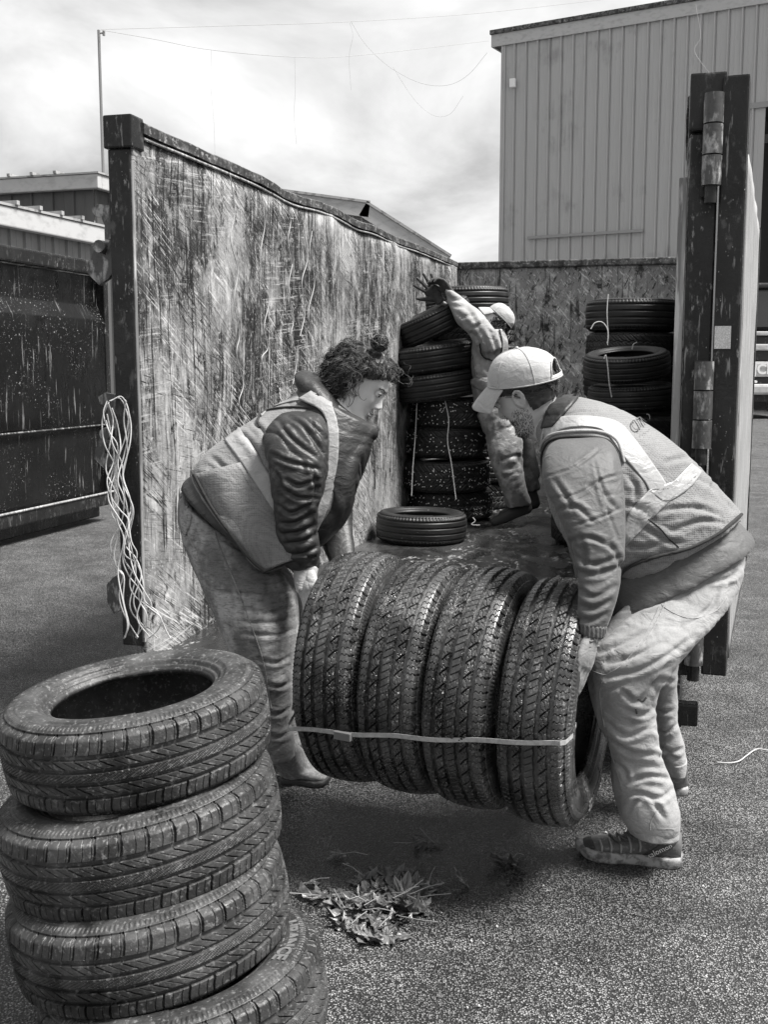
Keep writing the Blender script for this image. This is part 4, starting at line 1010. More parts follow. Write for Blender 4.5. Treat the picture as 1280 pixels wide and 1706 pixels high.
def fuse(parts, voxel=.009, smooth=6, sfac=.5):
    """voxel-fuse closed shapes into one continuous surface, returns (V (n,3), F (m,4))"""
    vs = []; fs = []
    for v, f in parts:
        b = len(vs); vs += [tuple(p) for p in v]; fs += [[i+b for i in q] for q in f]
    me = bpy.data.meshes.new('t'); me.from_pydata(vs, [], fs); me.update()
    bm = bmesh.new(); bm.from_mesh(me); bmesh.ops.recalc_face_normals(bm, faces=bm.faces[:]); bm.to_mesh(me); bm.free()
    o = bpy.data.objects.new('t', me); COL.objects.link(o)
    r = o.modifiers.new('r', 'REMESH'); r.mode = 'VOXEL'; r.voxel_size = voxel
    s = o.modifiers.new('s', 'SMOOTH'); s.factor = sfac; s.iterations = smooth
    dg = bpy.context.evaluated_depsgraph_get(); m2 = bpy.data.meshes.new_from_object(o.evaluated_get(dg)); bpy.data.objects.remove(o)
    V = np.empty(len(m2.vertices)*3, np.float32); m2.vertices.foreach_get('co', V); V = V.reshape(-1,3).astype(float)
    F = np.empty(len(m2.loops), np.int32); m2.loops.foreach_get('vertex_index', F)
    tot = np.empty(len(m2.polygons), np.int32); m2.polygons.foreach_get('loop_total', tot)
    if (tot == 4).all(): F = F.reshape(-1,4)
    else:
        st = np.empty(len(m2.polygons), np.int32); m2.polygons.foreach_get('loop_start', st)
        F = np.array([[F[a+(k if k < t else t-1)] for k in range(4)] for a, t in zip(st, tot)])
    return V, F
def normals(V, F):
    a = V[F[:,2]]-V[F[:,0]]; b = V[F[:,3]]-V[F[:,1]]; n = np.cross(a, b); N_ = np.zeros_like(V)
    for k in range(4): np.add.at(N_, F[:,k], n)
    return N_/(np.linalg.norm(N_, axis=1)[:,None]+1e-12)
def fold(V, F, bones, amp=.006, fa=18, fr=6, seed=0, ridge=True, masks=None, warp=.6):
    """cloth folds running round the limb: bones = list of world segments"""
    best = np.full(len(V), 1e9); T = np.zeros(len(V)); L0 = 0; D = np.zeros_like(V)
    for a, b in bones:
        a = np.array(a); b = np.array(b); d = b-a; L_ = np.linalg.norm(d); d /= L_
        t = np.clip((V-a)@d, 0, L_); q = a+t[:,None]*d; dist = np.linalg.norm(V-q, axis=1); m = dist < best
        best[m] = dist[m]; T[m] = (L0 + ((V-a)@d))[m]; D[m] = (V - a - ((V-a)@d)[:,None]*d)[m]; L0 += L_
    Nn = normals(V, F)
    # direction of the folds drifts over the cloth, so they run round, across and diagonally
    sl = vnoise(V*3.2+seed*5.7)*1.5; w = vnoise(V*6+seed*3.1)*warp; w2 = vnoise(V*15+seed*1.7)*.25
    lat = D[:,0]+.6*D[:,2]; lat2 = D[:,1]
    q = np.stack([(T+sl*lat+.35*sl*lat2)*fa+w*1.6+w2+seed*11, lat*fr+seed, lat2*fr+w], 1)
    n = vnoise(q); hills = n
    crease = np.clip(1-np.abs(n+.12)/.16, 0, 1)
    sl2 = vnoise(V*4.1+seed*2.3)*2.2
    q2 = np.stack([(T-sl2*lat+sl2*.5*lat2)*fa*1.7+w*2+seed*7, lat*fr*1.3+3, lat2*fr*1.3], 1); n2 = vnoise(q2); crease2 = np.clip(1-np.abs(n2)/.13, 0, 1)
    n = .55*hills + .35*n2 - .75*crease*(.4+.6*(vnoise(V*5+9)>-.1)) - .45*crease2*(vnoise(V*6+4)>.05) + .25 if ridge else n
    big = np.clip(.65+1.0*vnoise(V*4.5+seed), .1, 1.6)
    A = amp*big
    if masks is not None: A = A*masks(V, T)
    return V + Nn*(n*A)[:,None]
def crease_px(VF, lines, amp=.007, wd=.0065, zr=None):
    """presses named creases into the camera-side cloth; each has a valley with raised lips"""
    V, F = VF; N_ = normals(V, F); z = V[:,1]*cT+(CH-V[:,2])*sT; yc = -(V[:,2]-CH)*cT - V[:,1]*sT
    X = V[:,0]; px = 640+FP*X/z; py = 853+FP*yc/z; D = V-np.array([0,0,CH]); fac = np.clip(-(N_*D).sum(1)/np.linalg.norm(D,axis=1)*2.0+.2, 0, 1)
    if zr: fac = fac*((z > zr[0]) & (z < zr[1]))
    tot = np.zeros(len(V))
    for ln in lines:
        Q = crom([list(p) for p in ln], 28); best = np.full(len(V), 1e9); tt = np.zeros(len(V)); m0 = (px > Q[:,0].min()-30) & (px < Q[:,0].max()+30) & (py > Q[:,1].min()-30) & (py < Q[:,1].max()+30)
        if not m0.any(): continue
        ax, ay = px[m0], py[m0]; b_ = best[m0]; t_ = tt[m0]
        for i in range(27):
            dx_, dy_ = Q[i+1]-Q[i]; L2 = dx_*dx_+dy_*dy_+1e-9; u = np.clip(((ax-Q[i,0])*dx_+(ay-Q[i,1])*dy_)/L2, 0, 1); dd = np.hypot(ax-Q[i,0]-u*dx_, ay-Q[i,1]-u*dy_); m = dd < b_; b_[m] = dd[m]; t_[m] = (i+u[m])/27
        d = b_*z[m0]/FP; k = np.sin(np.pi*np.clip(t_*.92+.04, 0, 1))**.6
        tot[m0] += k*(-np.exp(-(d/wd)**2) + .75*np.exp(-((d-2.3*wd)/(1.5*wd))**2))
    return V + N_*(amp*np.clip(tot, -1.3, 1.5)*fac)[:,None], F
def put(name, VF, mat, parent, label=None, smooth=True):
    V, F = VF; me = mesh_np(name, V-np.array(parent_loc(parent)), F, smooth); return link(name, me, mat, parent, label)
def parent_loc(p):
    l = Vector((0,0,0))
    while p is not None: l = l+p.location; p = p.parent
    return l
def bvh_of(VFs):
    vs = []; fs = []
    for V, F in VFs:
        b = len(vs); vs += [tuple(v) for v in V]; fs += [[int(i)+b for i in f] for f in F]
    return BVHTree.FromPolygons(vs, fs)
CAMP = Vector((0,0,CH))
def hit(bv, px, py):
    d = (P(px, py, 1.0)-CAMP).normalized(); r = bv.ray_cast(CAMP, d)
    if r[0] is None: 
        return None
    return r[0], r[1]
def inpoly(x, y, poly):
    c = False; n = len(poly); j = n-1
    for i in range(n):
        xi, yi = poly[i]; xj, yj = poly[j]
        if (yi > y) != (yj > y) and x < (xj-xi)*(y-yi)/(yj-yi)+xi: c = not c
        j = i
    return c
def patch(bv, quad_rows, off=.006, th=.005, nu=30, nv=12, maxjump=.10):
    """cloth panel lying on a surface. quad_rows: two polylines (px) forming the long edges; the panel is laid between them"""
    A = crom([list(p) for p in quad_rows[0]], nu); B = crom([list(p) for p in quad_rows[1]], nu)
    pts = {}; vs = []; 
    for i in range(nu):
        for j in range(nv):
            f = j/(nv-1); x, y = A[i]*(1-f)+B[i]*f; h = hit(bv, x, y)
            if h: 
                n_ = h[1] if h[1].dot(CAMP-h[0]) > 0 else -h[1]; pts[(i,j)] = (h[0]+n_*off, h[0]+n_*(off-th))
    idx = {}
    for k, (a, b) in pts.items(): idx[k] = len(vs); vs += [a, b]
    fs = []
    for i in range(nu-1):
        for j in range(nv-1):
            ks = [(i,j),(i+1,j),(i+1,j+1),(i,j+1)]
            if all(k in idx for k in ks):
                p0 = [vs[idx[k]] for k in ks]
                if max((p0[a]-p0[(a+1)%4]).length for a in range(4)) < maxjump:
                    fs.append([idx[k] for k in ks]); fs.append([idx[k]+1 for k in ks][::-1])
    # rim
    cnt = {}
    for f in fs:
        if f[0] % 2 == 0:
            for a in range(4):
                e_ = (f[a], f[(a+1)%4]); cnt[e_] = cnt.get(e_, 0)+1
    for (a, b) in list(cnt):
        if (b, a) not in cnt: fs.append([b, a, a+1, b+1])
    return [tuple(v) for v in vs], fs
def put_raw(name, vf, mat, parent, smooth=True, label=None):
    m_ = MB(); m_.add([Vector(v) for v in vf[0]], vf[1], smooth); return m_.build(name, mat, parent, label, off=parent_loc(parent))
def surf_line(bv, pts, r, name, mat, parent, n=40, off=.0, label=None):
    Q = crom([list(p) for p in pts], n); out = []
    for x, y in Q:
        h = hit(bv, x, y)
        if h:
            n_ = h[1] if h[1].dot(CAMP-h[0]) > 0 else -h[1]; q = h[0]+n_*off
            if out and (q-out[-1]).length > .12: continue
            out.append(q)
    if len(out) < 3: return None
    m_ = MB(); m_.tube(out, r, 6); return m_.build(name, mat, parent, label, off=parent_loc(parent))

# ---- head in its own frame: +X forward (face), +Y left of the person, +Z up, origin at the ear canal
def head_mesh(female=False, beard=False):
    nz, na = 120, 144
    # profile: z, x_front(midline), x_back, half width
    zs = [-.165,-.140,-.118,-.105,-.092,-.078,-.066,-.055,-.040,-.022,-.008,.006,.020,.036,.055,.080,.105,.122,.131]
    fb = [.030,.052,.076,.082,.080,.080,.081,.081,.082,.084,.085,.087,.090,.094,.094,.086,.066,.036,.003]   # base face front (no features)
    xb = [-.050,-.052,-.056,-.062,-.070,-.078,-.084,-.090,-.096,-.102,-.106,-.108,-.110,-.110,-.108,-.100,-.082,-.052,-.003]
    hw = [.046,.048,.052,.058,.062,.065,.067,.069,.071,.073,.0745,.0755,.077,.079,.0795,.0755,.062,.038,.003]
    # feature profile added on the midline: (z, dx, width, heightscale)
    z = np.interp(np.linspace(0,1,nz), np.linspace(0,1,len(zs)), zs)
    Fb, Xb, Hw = (np.interp(z, zs, a) for a in (fb, xb, hw))
    a = np.linspace(0, 2*math.pi, na, endpoint=False); A, Z = np.meshgrid(a, z)
    fr = np.repeat(Fb[:,None], na, 1); bk = np.repeat(Xb[:,None], na, 1); w = np.repeat(Hw[:,None], na, 1)
    ca, sa = np.cos(A), np.sin(A)
    cx = (fr+bk)/2; rx = (fr-bk)/2
    X = cx + rx*np.sign(ca)*np.abs(ca)**.92; Y = w*np.sign(sa)*np.abs(sa)**.95
    face = sstep(.0, .05, X)
    def gb(y0, z0, sy, sz): return np.exp(-((np.abs(Y)-y0)/sy)**2 - ((Z-z0)/sz)**2)
    def gm(z0, sy, sz): return np.exp(-(Y/sy)**2 - ((Z-z0)/sz)**2)
    dX = np.zeros_like(X)
    # nose: bridge to tip
    nz_ = np.interp(Z, [-.048,-.042,-.034,-.026,-.016,0,.012,.022,.034], [0,.012,.029,.031,.024,.014,.007,.003,0])
    nw = np.interp(Z, [-.048,-.036,-.02,.02], [.016,.0145,.010,.009]); dX += nz_*np.exp(-(Y/nw)**2)
    dX += .011*gb(.0125,-.037,.006,.007)                      # alae
    dX -= .012*gb(.031,.012,.014,.011)                        # eye sockets
    dX += .006*gb(.030,.030,.022,.008) + .004*gm(.030,.03,.012)  # brow
    dX += .007*gb(.040,-.022,.018,.018)                       # cheekbones
    dX -= .004*gb(.030,-.065,.016,.02)
    dX += .010*gm(-.062,.020,.0055) + .009*gm(-.073,.018,.006) - .004*gm(-.0675,.022,.0022) # lips
    dX -= .004*gm(-.084,.02,.006); dX += .011*gm(-.102,.020,.013)   # chin
    dX -= .002*gm(-.050,.004,.006)
    X = X + dX*face
    V = np.stack([X, Y, Z], -1).reshape(-1,3)
    i = np.arange(nz-1)[:,None]; j = np.arange(na)[None,:]
    F = np.stack([i*na+j, i*na+(j+1)%na, (i+1)*na+(j+1)%na, (i+1)*na+j], -1).reshape(-1,4)
    return V, F
def ear_parts(sy):
    """helix, lobe, bowl"""
    out = []
    hel = [(-.004,.0,-.028),(.004,.003,-.020),(.006,.006,-.004),(.004,.009,.010),(-.004,.013,.022),(-.016,.017,.027),(-.027,.018,.020),(-.031,.016,.006),(-.027,.012,-.010),(-.018,.008,-.022),(-.010,.003,-.030)]
    out.append(cap_tube([Vector((x, sy*(.073+y), z)) for x, y, z in hel], [.0042]*len(hel), 10))
    out.append(ball((-.011, sy*.0765, -.001), (.016,.0045,.024)))
    out.append(cap_tube([Vector((-.018, sy*.084, .016)), Vector((-.020, sy*.084, 0)), Vector((-.012, sy*.080, -.014))], [.004,.0045,.004], 8))
    out.append(ball((-.009, sy*.0765, -.027), (.008,.004,.009)))
    return out
def head_matrix(ear_px, ear_py, z, fwd2d, yaw, roll=0, toward=1):
    """fwd2d: picture direction of the face (dx, dy down); yaw: turn away from the camera (degrees)"""
    f = Vector((fwd2d[0], 0, -fwd2d[1])).normalized()
    up = Vector((-f.z, 0, f.x)); 
    if up.z < 0: up = -up
    f = (Matrix.Rotation(R(yaw), 3, up) @ f).normalized()
    lft = up.cross(f).normalized()
    M_ = Matrix((f, lft, up)).transposed().to_4x4()
    M_ = M_ @ Matrix.Rotation(R(roll), 4, 'X')
    # lateral ear offset: place the ear that the camera sees at the pixel
    e_ = Vector((0, .078*toward, 0))
    M_.translation = P(ear_px, ear_py, z) - M_.to_3x3() @ e_
    return M_
def xf(VF, M_):
    V, F = VF; A = np.array(M_); return V@A[:3,:3].T + A[:3,3], F
def curl(m_, p, d, L_, r, amp, turns, rad=.0016, g=.4, n=26):
    u = d.orthogonal().normalized(); w = d.cross(u); pts = []; ph = rng.uniform(0,6.28)
    q = Vector(p); step = L_/n; dd = Vector(d)
    for i in range(n+1):
        a = ph+2*math.pi*turns*i/n; k = min(1, i/6); pts.append(q + (u*math.cos(a)+w*math.sin(a))*amp*k)
        dd = (dd + Vector((0,0,-g*step/.05*.12))).normalized(); q = q + dd*step
    m_.tube(pts, [rad*(1-.6*i/n) for i in range(n+1)], 4, cap=False)
def hand(wrist, fdir, pnorm, size=1.0, curlv=(.25,.25,.25,.25), spread=.12, thumb=(.6,.5), side=1, glove=True):
    """wrist position, finger direction, palm normal; curl in radians per joint; returns parts"""
    f = Vector(fdir).normalized(); n = Vector(pnorm); n = (n-f*n.dot(f)).normalized(); s = f.cross(n)*side
    g = 1.25 if glove else 1.0; out = []
    def pt(a, b, c): return Vector(wrist)+(f*a+s*b+n*c)*size
    pv, pf = [], []
    rows = [(-.03,.026,.020),(0,.028,.019),(.03,.038,.019),(.06,.043,.018),(.085,.041,.015),(.095,.036,.010)]
    N_ = 18
    for a, hw_, ht in rows:
        for i in range(N_): t = 2*math.pi*i/N_; pv.append(pt(a, math.cos(t)*hw_*g, math.sin(t)*ht*g))
    for i in range(len(rows)-1):
        for j in range(N_): pf.append((i*N_+j, i*N_+(j+1)%N_, (i+1)*N_+(j+1)%N_, (i+1)*N_+j))
    pf += [tuple(range(N_))[::-1], tuple(range((len(rows)-1)*N_, len(rows)*N_))]
    out.append((pv, pf))
    lens = [(.044,.027,.022),(.049,.031,.024),(.045,.029,.023),(.034,.022,.020)]
    for k in range(4):
        b = (-.030+.020*k); sp = spread*(k-1.5)*1.0; d = (f*math.cos(sp)+s*math.sin(sp)).normalized(); ax = d.cross(n).normalized()
        p = pt(.078-(.006 if k in (0,3) else 0), b, 0); pts = [p, p+d*.012*size]; rs = [.0098*g*size]*2; ang_ = 0; q = pts[-1]
        for li, l in enumerate(lens[k]):
            ang_ += (curlv[k] if not isinstance(curlv[k], tuple) else curlv[k][li]); dd = (d*math.cos(ang_)+n*math.sin(ang_)); q = q+dd*l*size; pts.append(q); rs.append([.0092,.0085,.0072][li]*g*size)
        out.append(cap_tube(pts, rs, 12, 3))
    b0 = pt(.02, -.030, .004); td = (f*math.cos(thumb[0])-s*math.sin(thumb[0])+n*.25).normalized(); p1 = b0+td*.042*size
    td2 = (td*math.cos(thumb[1])+(n*.5+f*.6)*math.sin(thumb[1])).normalized(); p2 = p1+td2*.034*size; p3 = p2+(td2+n*.15).normalized()*.026*size
    out.append(cap_tube([b0-td*.008, p1, p2, p3], [.014*g*size,.0118*g*size,.0105*g*size,.0085*g*size], 12, 3))
    return out

# ---- cloth materials
def cloth(name, v, v2, mesh_=None, rough=.8, spec=.3, bump=.3, patches=None, sheen=.1, fine=420):
    L_ = [dict(scale=7, lo=.42, hi=.62, val=v2, fac=.6), dict(scale=fine*.5, lo=.45, hi=.6, val=v2*.8, fac=.3)] + (patches or [])
    B_ = [dict(scale=fine, s=bump, d=.001), dict(scale=(16,16,26), s=.55, d=.010, detail=6, dist=1.2, nr=.5), dict(scale=(50,50,70), s=.35, d=.003, detail=3, dist=.8)]
    if mesh_: B_ = [dict(kind='voro', scale=mesh_, s=.5, d=.0016, lo=.1, hi=.6, rand=.15)] + B_[1:]; L_ = L_ + [dict(kind='voro', scale=mesh_, lo=.12, hi=.42, val=v2*.35, fac=.7, inv=True, rand=.15)]
    return mk(name, v, L_, rough=rough, spec=spec, bumps=B_, sheen=sheen)
M['vest'] = cloth('vest_mesh_fabric', .21, .15, mesh_=175)
M['vest_tape'] = cloth('reflective_tape', .32, .25, rough=.45, spec=.5, bump=.1)
M['vest_yoke'] = cloth('vest_shoulder_tape', .27, .20, rough=.5)
M['piping'] = cloth('dark_piping', .02, .015)
M['piping_pale'] = cloth('pale_piping', .32, .25)
M['jacket_dark'] = cloth('dark_rain_jacket', .032, .020, rough=.5, spec=.45, bump=.08, sheen=0, fine=200)
M['jacket_mid'] = cloth('padded_jacket', .085, .06, rough=.6, spec=.4, bump=.2)
M['jeans'] = cloth('faded_jeans', .18, .09, rough=.85, patches=[dict(scale=(9,9,5), lo=.50, hi=.66, val=.38, fac=.8), dict(scale=(45,45,160), lo=.5, hi=.62, val=.06, fac=.5)], bump=.5)
M['trouser'] = cloth('work_trousers', .29, .22, rough=.85, patches=[dict(scale=14, lo=.60, hi=.68, val=.12, fac=.5)], bump=.35)
M['shirt'] = cloth('pale_shirt', .32, .20, rough=.75)
M['bib'] = cloth('bib_overall', .16, .10, rough=.5, spec=.5, patches=[dict(scale=9, lo=.5, hi=.6, val=.35, fac=.6)])
M['skin'] = mk('skin', .44, [dict(scale=30, lo=.45, hi=.7, val=.36, fac=.4)], rough=.5, spec=.4, bumps=[dict(scale=260, s=.12, d=.001)])
M['skin_w'] = mk('skin_pale', .60, [dict(scale=30, lo=.45, hi=.7, val=.50, fac=.4)], rough=.5, spec=.4, bumps=[dict(scale=260, s=.1, d=.001)])
M['stubble'] = mk('stubbled_skin', .40, [dict(kind='noise', scale=420, lo=.46, hi=.56, val=.09, fac=.85), dict(scale=50, lo=.4, hi=.6, val=.22, fac=.4)], rough=.6)
M['hair'] = mk('dark_hair', .022, [dict(scale=(50,50,50), lo=.55, hi=.75, val=.05, fac=.6)], rough=.45, spec=.4)
M['hair_hi'] = mk('dark_hair_strand', .07, [dict(scale=30, lo=.45, hi=.7, val=.16, fac=.6)], rough=.45, spec=.45)
M['cap'] = cloth('pale_cotton_cap', .40, .33, rough=.85, bump=.4)
M['cap_under'] = cloth('cap_brim_under', .40, .34)
M['glove_pale'] = cloth('pale_work_glove', .40, .24, rough=.8)
M['glove_dark'] = cloth('dark_work_glove', .05, .03, rough=.7)
M['glove_grey'] = cloth('grey_work_glove', .20, .10, rough=.7)
M['boot'] = mk('suede_boot', .17, [dict(scale=20, lo=.4, hi=.6, val=.09, fac=.7), dict(scale=90, lo=.5, hi=.62, val=.36, fac=.4)], rough=.7, bumps=[dict(scale=60, s=.4, d=.002)])
M['shoe'] = mk('hiking_shoe', .10, [dict(scale=16, lo=.4, hi=.6, val=.07, fac=.7), dict(scale=110, lo=.55, hi=.65, val=.26, fac=.5)], rough=.7, bumps=[dict(scale=70, s=.5, d=.002)])
M['sole'] = mk('shoe_sole', .28, [dict(scale=40, lo=.45, hi=.6, val=.05, fac=.8)], rough=.8, bumps=[dict(scale=60, s=.6, d=.003)])
M['sole_dark'] = mk('dark_sole', .03, rough=.7)
M['lace'] = mk('shoe_lace', .03, [dict(kind='wave', scale=120, lo=.4, hi=.6, val=.22, fac=.6)], rough=.7)
M['lace_pale'] = mk('pale_overlay', .24, rough=.6)
M['white_print'] = mk('white_print', .7, rough=.6)
M['dark_print'] = mk('dark_print', .05, rough=.7)
M['eye'] = mk('eye', .6, rough=.15, spec=.7); M['pupil'] = mk('pupil', .01, rough=.1)
M['lips'] = mk('lips', .33, rough=.4); M['teeth'] = mk('teeth', .75, rough=.25)

def shoe(parent, toe, heel, z, mat, solemat, hgt=.10, w=.052, ankle=None, anr=.045, name='shoe', thick=.028, lift=.0, twist=None):
    """toe, heel pixel points on the ground; returns shoe object and a frame"""
    a = G(*toe, h=lift); b = G(*heel, h=lift); f = (a-b); L_ = f.length; f = f/L_; s = Vector((-f.y, f.x, 0)); U = Vector((0,0,1))
    prof = [(0,.60,.78),(.04,.78,.86),(.12,.86,1.0),(.25,.88,1.0),(.38,.86,.80),(.52,.94,.62),(.66,1.0,.52),(.80,.96,.47),(.90,.80,.42),(.97,.52,.34),(1.0,.25,.24)]
    vs = []; n = 22
    R_ = crom([list(p) for p in prof], 40)
    for t, ww, hh in R_:
        for i in range(n):
            an = 2*math.pi*i/n; ca, sa = math.cos(an), math.sin(an)
            zt = thick*.7 + (hh*hgt-thick*.7)*.5*(1+math.copysign(abs(sa)**.8, sa)); y = w*ww*math.copysign(abs(ca)**.75, ca)*(1-.25*max(0,sa)**2)
            vs.append(b+f*(t*L_)+s*y+U*zt)
    fs = []
    for i in range(39):
        for j in range(n): fs.append((i*n+j, i*n+(j+1)%n, (i+1)*n+(j+1)%n, (i+1)*n+j))
    fs += [tuple(range(n))[::-1], tuple(range(39*n, 40*n))]
    parts = [(vs, fs)]
    base = b+f*(L_*.20)+U*(hgt*.75); top = Vector(ankle) if ankle is not None else base+U*.09
    parts.append(cap_tube([base+U*(-.02)+f*.01, base.lerp(top,.5), top], [anr*1.08, anr, anr*.98], 18))
    parts.append(cap_tube([b+f*(L_*.45)+U*(hgt*.55), b+f*(L_*.32)+U*(hgt*.9), top+f*.01], [.034,.036,anr*.8], 16))
    V, F = fuse(parts, .0055, 4); V = V+normals(V, F)*(.0008*vnoise(V*60))[:,None]
    so = put(name, (V, F), mat, parent)
    # sole
    vs = []; out = [(0,.45),(.03,.74),(.12,.90),(.28,.86),(.45,.80),(.62,1.0),(.75,1.08),(.88,.94),(.96,.62),(1.01,.22)]
    O_ = crom([list(p) for p in out], 34); loop = [(t, ww) for t, ww in O_] + [(t, -ww) for t, ww in O_[::-1]]
    fs = []; m_ = len(loop)
    for li, (zz, gr) in enumerate(((0,.96),(.006,1.0),(thick*.75,1.02),(thick,1.0),(thick+.001,.90))):
        for t, ww in loop:
            sp = .014*max(0,(t-.8)/.2)**2
            vs.append(b+f*((t-.5)*gr*L_+.5*L_)+s*(ww*w*1.06*gr)+U*(zz+sp+(.004*math.sin(t*40) if li == 3 else 0)))
    for li in range(4):
        for j in range(m_): fs.append((li*m_+j, li*m_+(j+1)%m_, (li+1)*m_+(j+1)%m_, (li+1)*m_+j))
    fs += [tuple(range(m_))[::-1], tuple(range(4*m_, 5*m_))]
    put_raw('sole', (vs, fs), solemat, so)
    return so, (b, f, s, U, L_), (V, F)
# ------------------------------------------------------------------ man in the cap (right)
mg = G(1085, 1440)
man = thing('person', (mg.x, mg.y, 0), 'man in pale baseball cap and vest bending over the right end of the tyre row', 'person')
ZM = 3.50
VD = (.18, 1, .05)      # his shoulder axis, slightly turned
# torso outline: (back, front)
tor = [((918,668),(890,716),3.52,.075,VD), ((952,662),(902,748),3.51,.13,VD), ((985,666),(908,800),3.50,.185,VD), ((1040,684),(925,862),3.50,.205,VD), ((1103,722),(955,915),3.50,.20,VD),
       ((1162,772),(985,935),3.51,.19,VD), ((1210,826),(1015,950),3.52,.185,VD), ((1236,856),(1034,964),3.53,.183,VD)]
hem = [((1180,812),(1015,950),3.53,.155,VD), ((1222,858),(1014,985),3.54,.168,VD), ((1254,892),(1012,1018),3.53,.176,VD), ((1260,904),(1006,1030),3.53,.178,VD)]
armN = [((940,728),(985,724),3.36,.02), ((916,742),(1015,734),3.31,.058), ((904,775),(1032,762),3.26,.074), ((908,815),(1040,812),3.22,.076), ((926,850),(1040,865),3.19,.070), ((946,892),(1038,905),3.17,.064),
        ((958,935),(1036,945),3.15,.058), ((964,975),(1030,988),3.13,.054), ((963,1010),(1020,1022),3.12,.048), ((963,1040),(1010,1050),3.11,.040)]
armF = [((915,760),(990,760),3.68,.06), ((930,850),(1000,850),3.66,.06), ((955,940),(1015,940),3.60,.05), ((970,1020),(1012,1025),3.52,.04)]
tv = fuse([loft(tor), loft([((905,700),(952,662),3.52,.085),((930,742),(1000,690),3.50,.15),((960,790),(1030,735),3.48,.17)])], .0065, 10)
bone_t = [(P(930,700,3.5), P(1130,940,3.5))]
tv = (fold(tv[0], tv[1], bone_t, .009, 8, 4, 1), tv[1])
jv = fuse([loft(hem), loft([(( 925,664),(893,712),3.52,.070),((965,668),(905,760),3.51,.12)])], .009, 8)
jv = (fold(jv[0], jv[1], bone_t, .004, 12, 4, 2), jv[1])
sv = fuse([loft(armN)], .0058, 8)
tv = crease_px(tv, [[(1110,770),(1150,762),(1185,778)],[(1060,870),(1110,900),(1140,905)],[(1040,840),(1075,850),(1090,868)],[(1100,850),(1160,846),(1205,862)],[(1120,884),(1170,868),(1210,872)],[(1038,905),(1070,912),(1100,905)],[(1045,790),(1060,812),(1058,840)],[(1150,790),(1190,812),(1222,850)]], .007, .007)
bone_a = [(P(965,740,3.26), P(990,900,3.17)), (P(990,900,3.17), P(988,1050,3.11))]
sv = (fold(sv[0], sv[1], bone_a, .008, 9, 5, 5, masks=lambda V, T: .5+.7*sstep(.12,.3,T)), sv[1])
# quilting lines pressed into the near sleeve
def quilt(VF, bones, period, amp, phase=0):
    V, F = VF; N_ = normals(V, F); T = np.zeros(len(V)); best = np.full(len(V), 1e9); L0 = 0
    for a, b in bones:
        a = np.array(a); b = np.array(b); d = b-a; L_ = np.linalg.norm(d); d /= L_
        t = np.clip((V-a)@d, 0, L_); dist = np.linalg.norm(V-(a+t[:,None]*d), axis=1); m = dist < best; best[m] = dist[m]; T[m] = (L0+(V-a)@d)[m]; L0 += L_
    ph = ((T+phase)/period) % 1.0; dd = np.minimum(ph, 1-ph)*period
    return V - N_*(amp*np.exp(-(dd/.006)**2) - amp*.35)[:,None], F
sv = crease_px(sv, [[(905,796),(950,782),(985,760),(1000,745)],[(912,832),(960,824),(1003,800),(1034,790)],[(948,878),(999,863),(1036,846)],[(991,770),(1007,833),(1032,904)]], .0035, .0035)
sv = crease_px(sv, [[(925,800),(945,830),(955,850)],[(930,850),(960,845),(990,870)],[(952,900),(985,896),(1024,915)],[(956,922),(985,940),(1034,928)],[(964,952),(990,958),(1024,946)],[(960,978),(990,994),(1026,976)],[(964,1008),(990,1014),(1018,1000)],[(962,1030),(985,1034),(1010,1022)],[(1000,800),(1012,830),(1030,850)],[(1014,900),(1030,930),(1034,960)],[(966,890),(975,925),(972,960)]], .006, .0058)
fv = fuse([loft(armF)], .009, 5); fv = (fold(fv[0], fv[1], bone_a, .010, 15, 5, 6), fv[1])
put('jacket', jv, M['jacket_mid'], man); 
jsl = put('sleeve', sv, M['jacket_mid'], man); put('sleeve', fv, M['jacket_mid'], man)
# body (continuous figure inside the clothes)
Hm = head_matrix(861, 666, 3.44, (-62, 39), -26, 0, toward=1)
hd = xf(head_mesh(), Hm)
def inner(secs, k=.72): 
    out = []
    for s in secs:
        a, b = Vector((*s[0],0)), Vector((*s[1],0)); c = (a+b)/2; a2 = c+(a-c)*k; b2 = c+(b-c)*k; out.append(((a2.x,a2.y),(b2.x,b2.y),s[2],s[3]*k)+tuple(s[4:]))
    return out
legN = [((1100,890),(1230,900),3.55,.10), ((1062,950),(1238,940),3.52,.115), ((1018,1030),(1216,1000),3.46,.12), ((998,1085),(1160,1062),3.38,.105), ((984,1122),(1112,1122),3.37,.095),
        ((988,1165),(1092,1165),3.38,.09), ((1004,1215),(1094,1212),3.40,.085), ((1020,1262),(1104,1266),3.42,.080), ((1022,1305),(1118,1302),3.43,.080), ((1030,1338),(1130,1340),3.43,.082), ((1036,1362),(1130,1368),3.43,.080), ((1046,1376),(1128,1384),3.43,.074)]
legF = [((1100,900),(1235,905),3.66,.13), ((1080,960),(1235,950),3.70,.125), ((1065,1030),(1190,1020),3.75,.11), ((1068,1085),(1135,1085),3.78,.10), ((1078,1125),(1126,1125),3.80,.09),
        ((1085,1165),(1128,1160),3.82,.085), ((1090,1205),(1128,1200),3.83,.085), ((1092,1238),(1138,1236),3.84,.082), ((1098,1262),(1140,1258),3.85,.078), ((1106,1280),(1136,1282),3.86,.070)]
ar_in = inner(armN[2:],.66); 
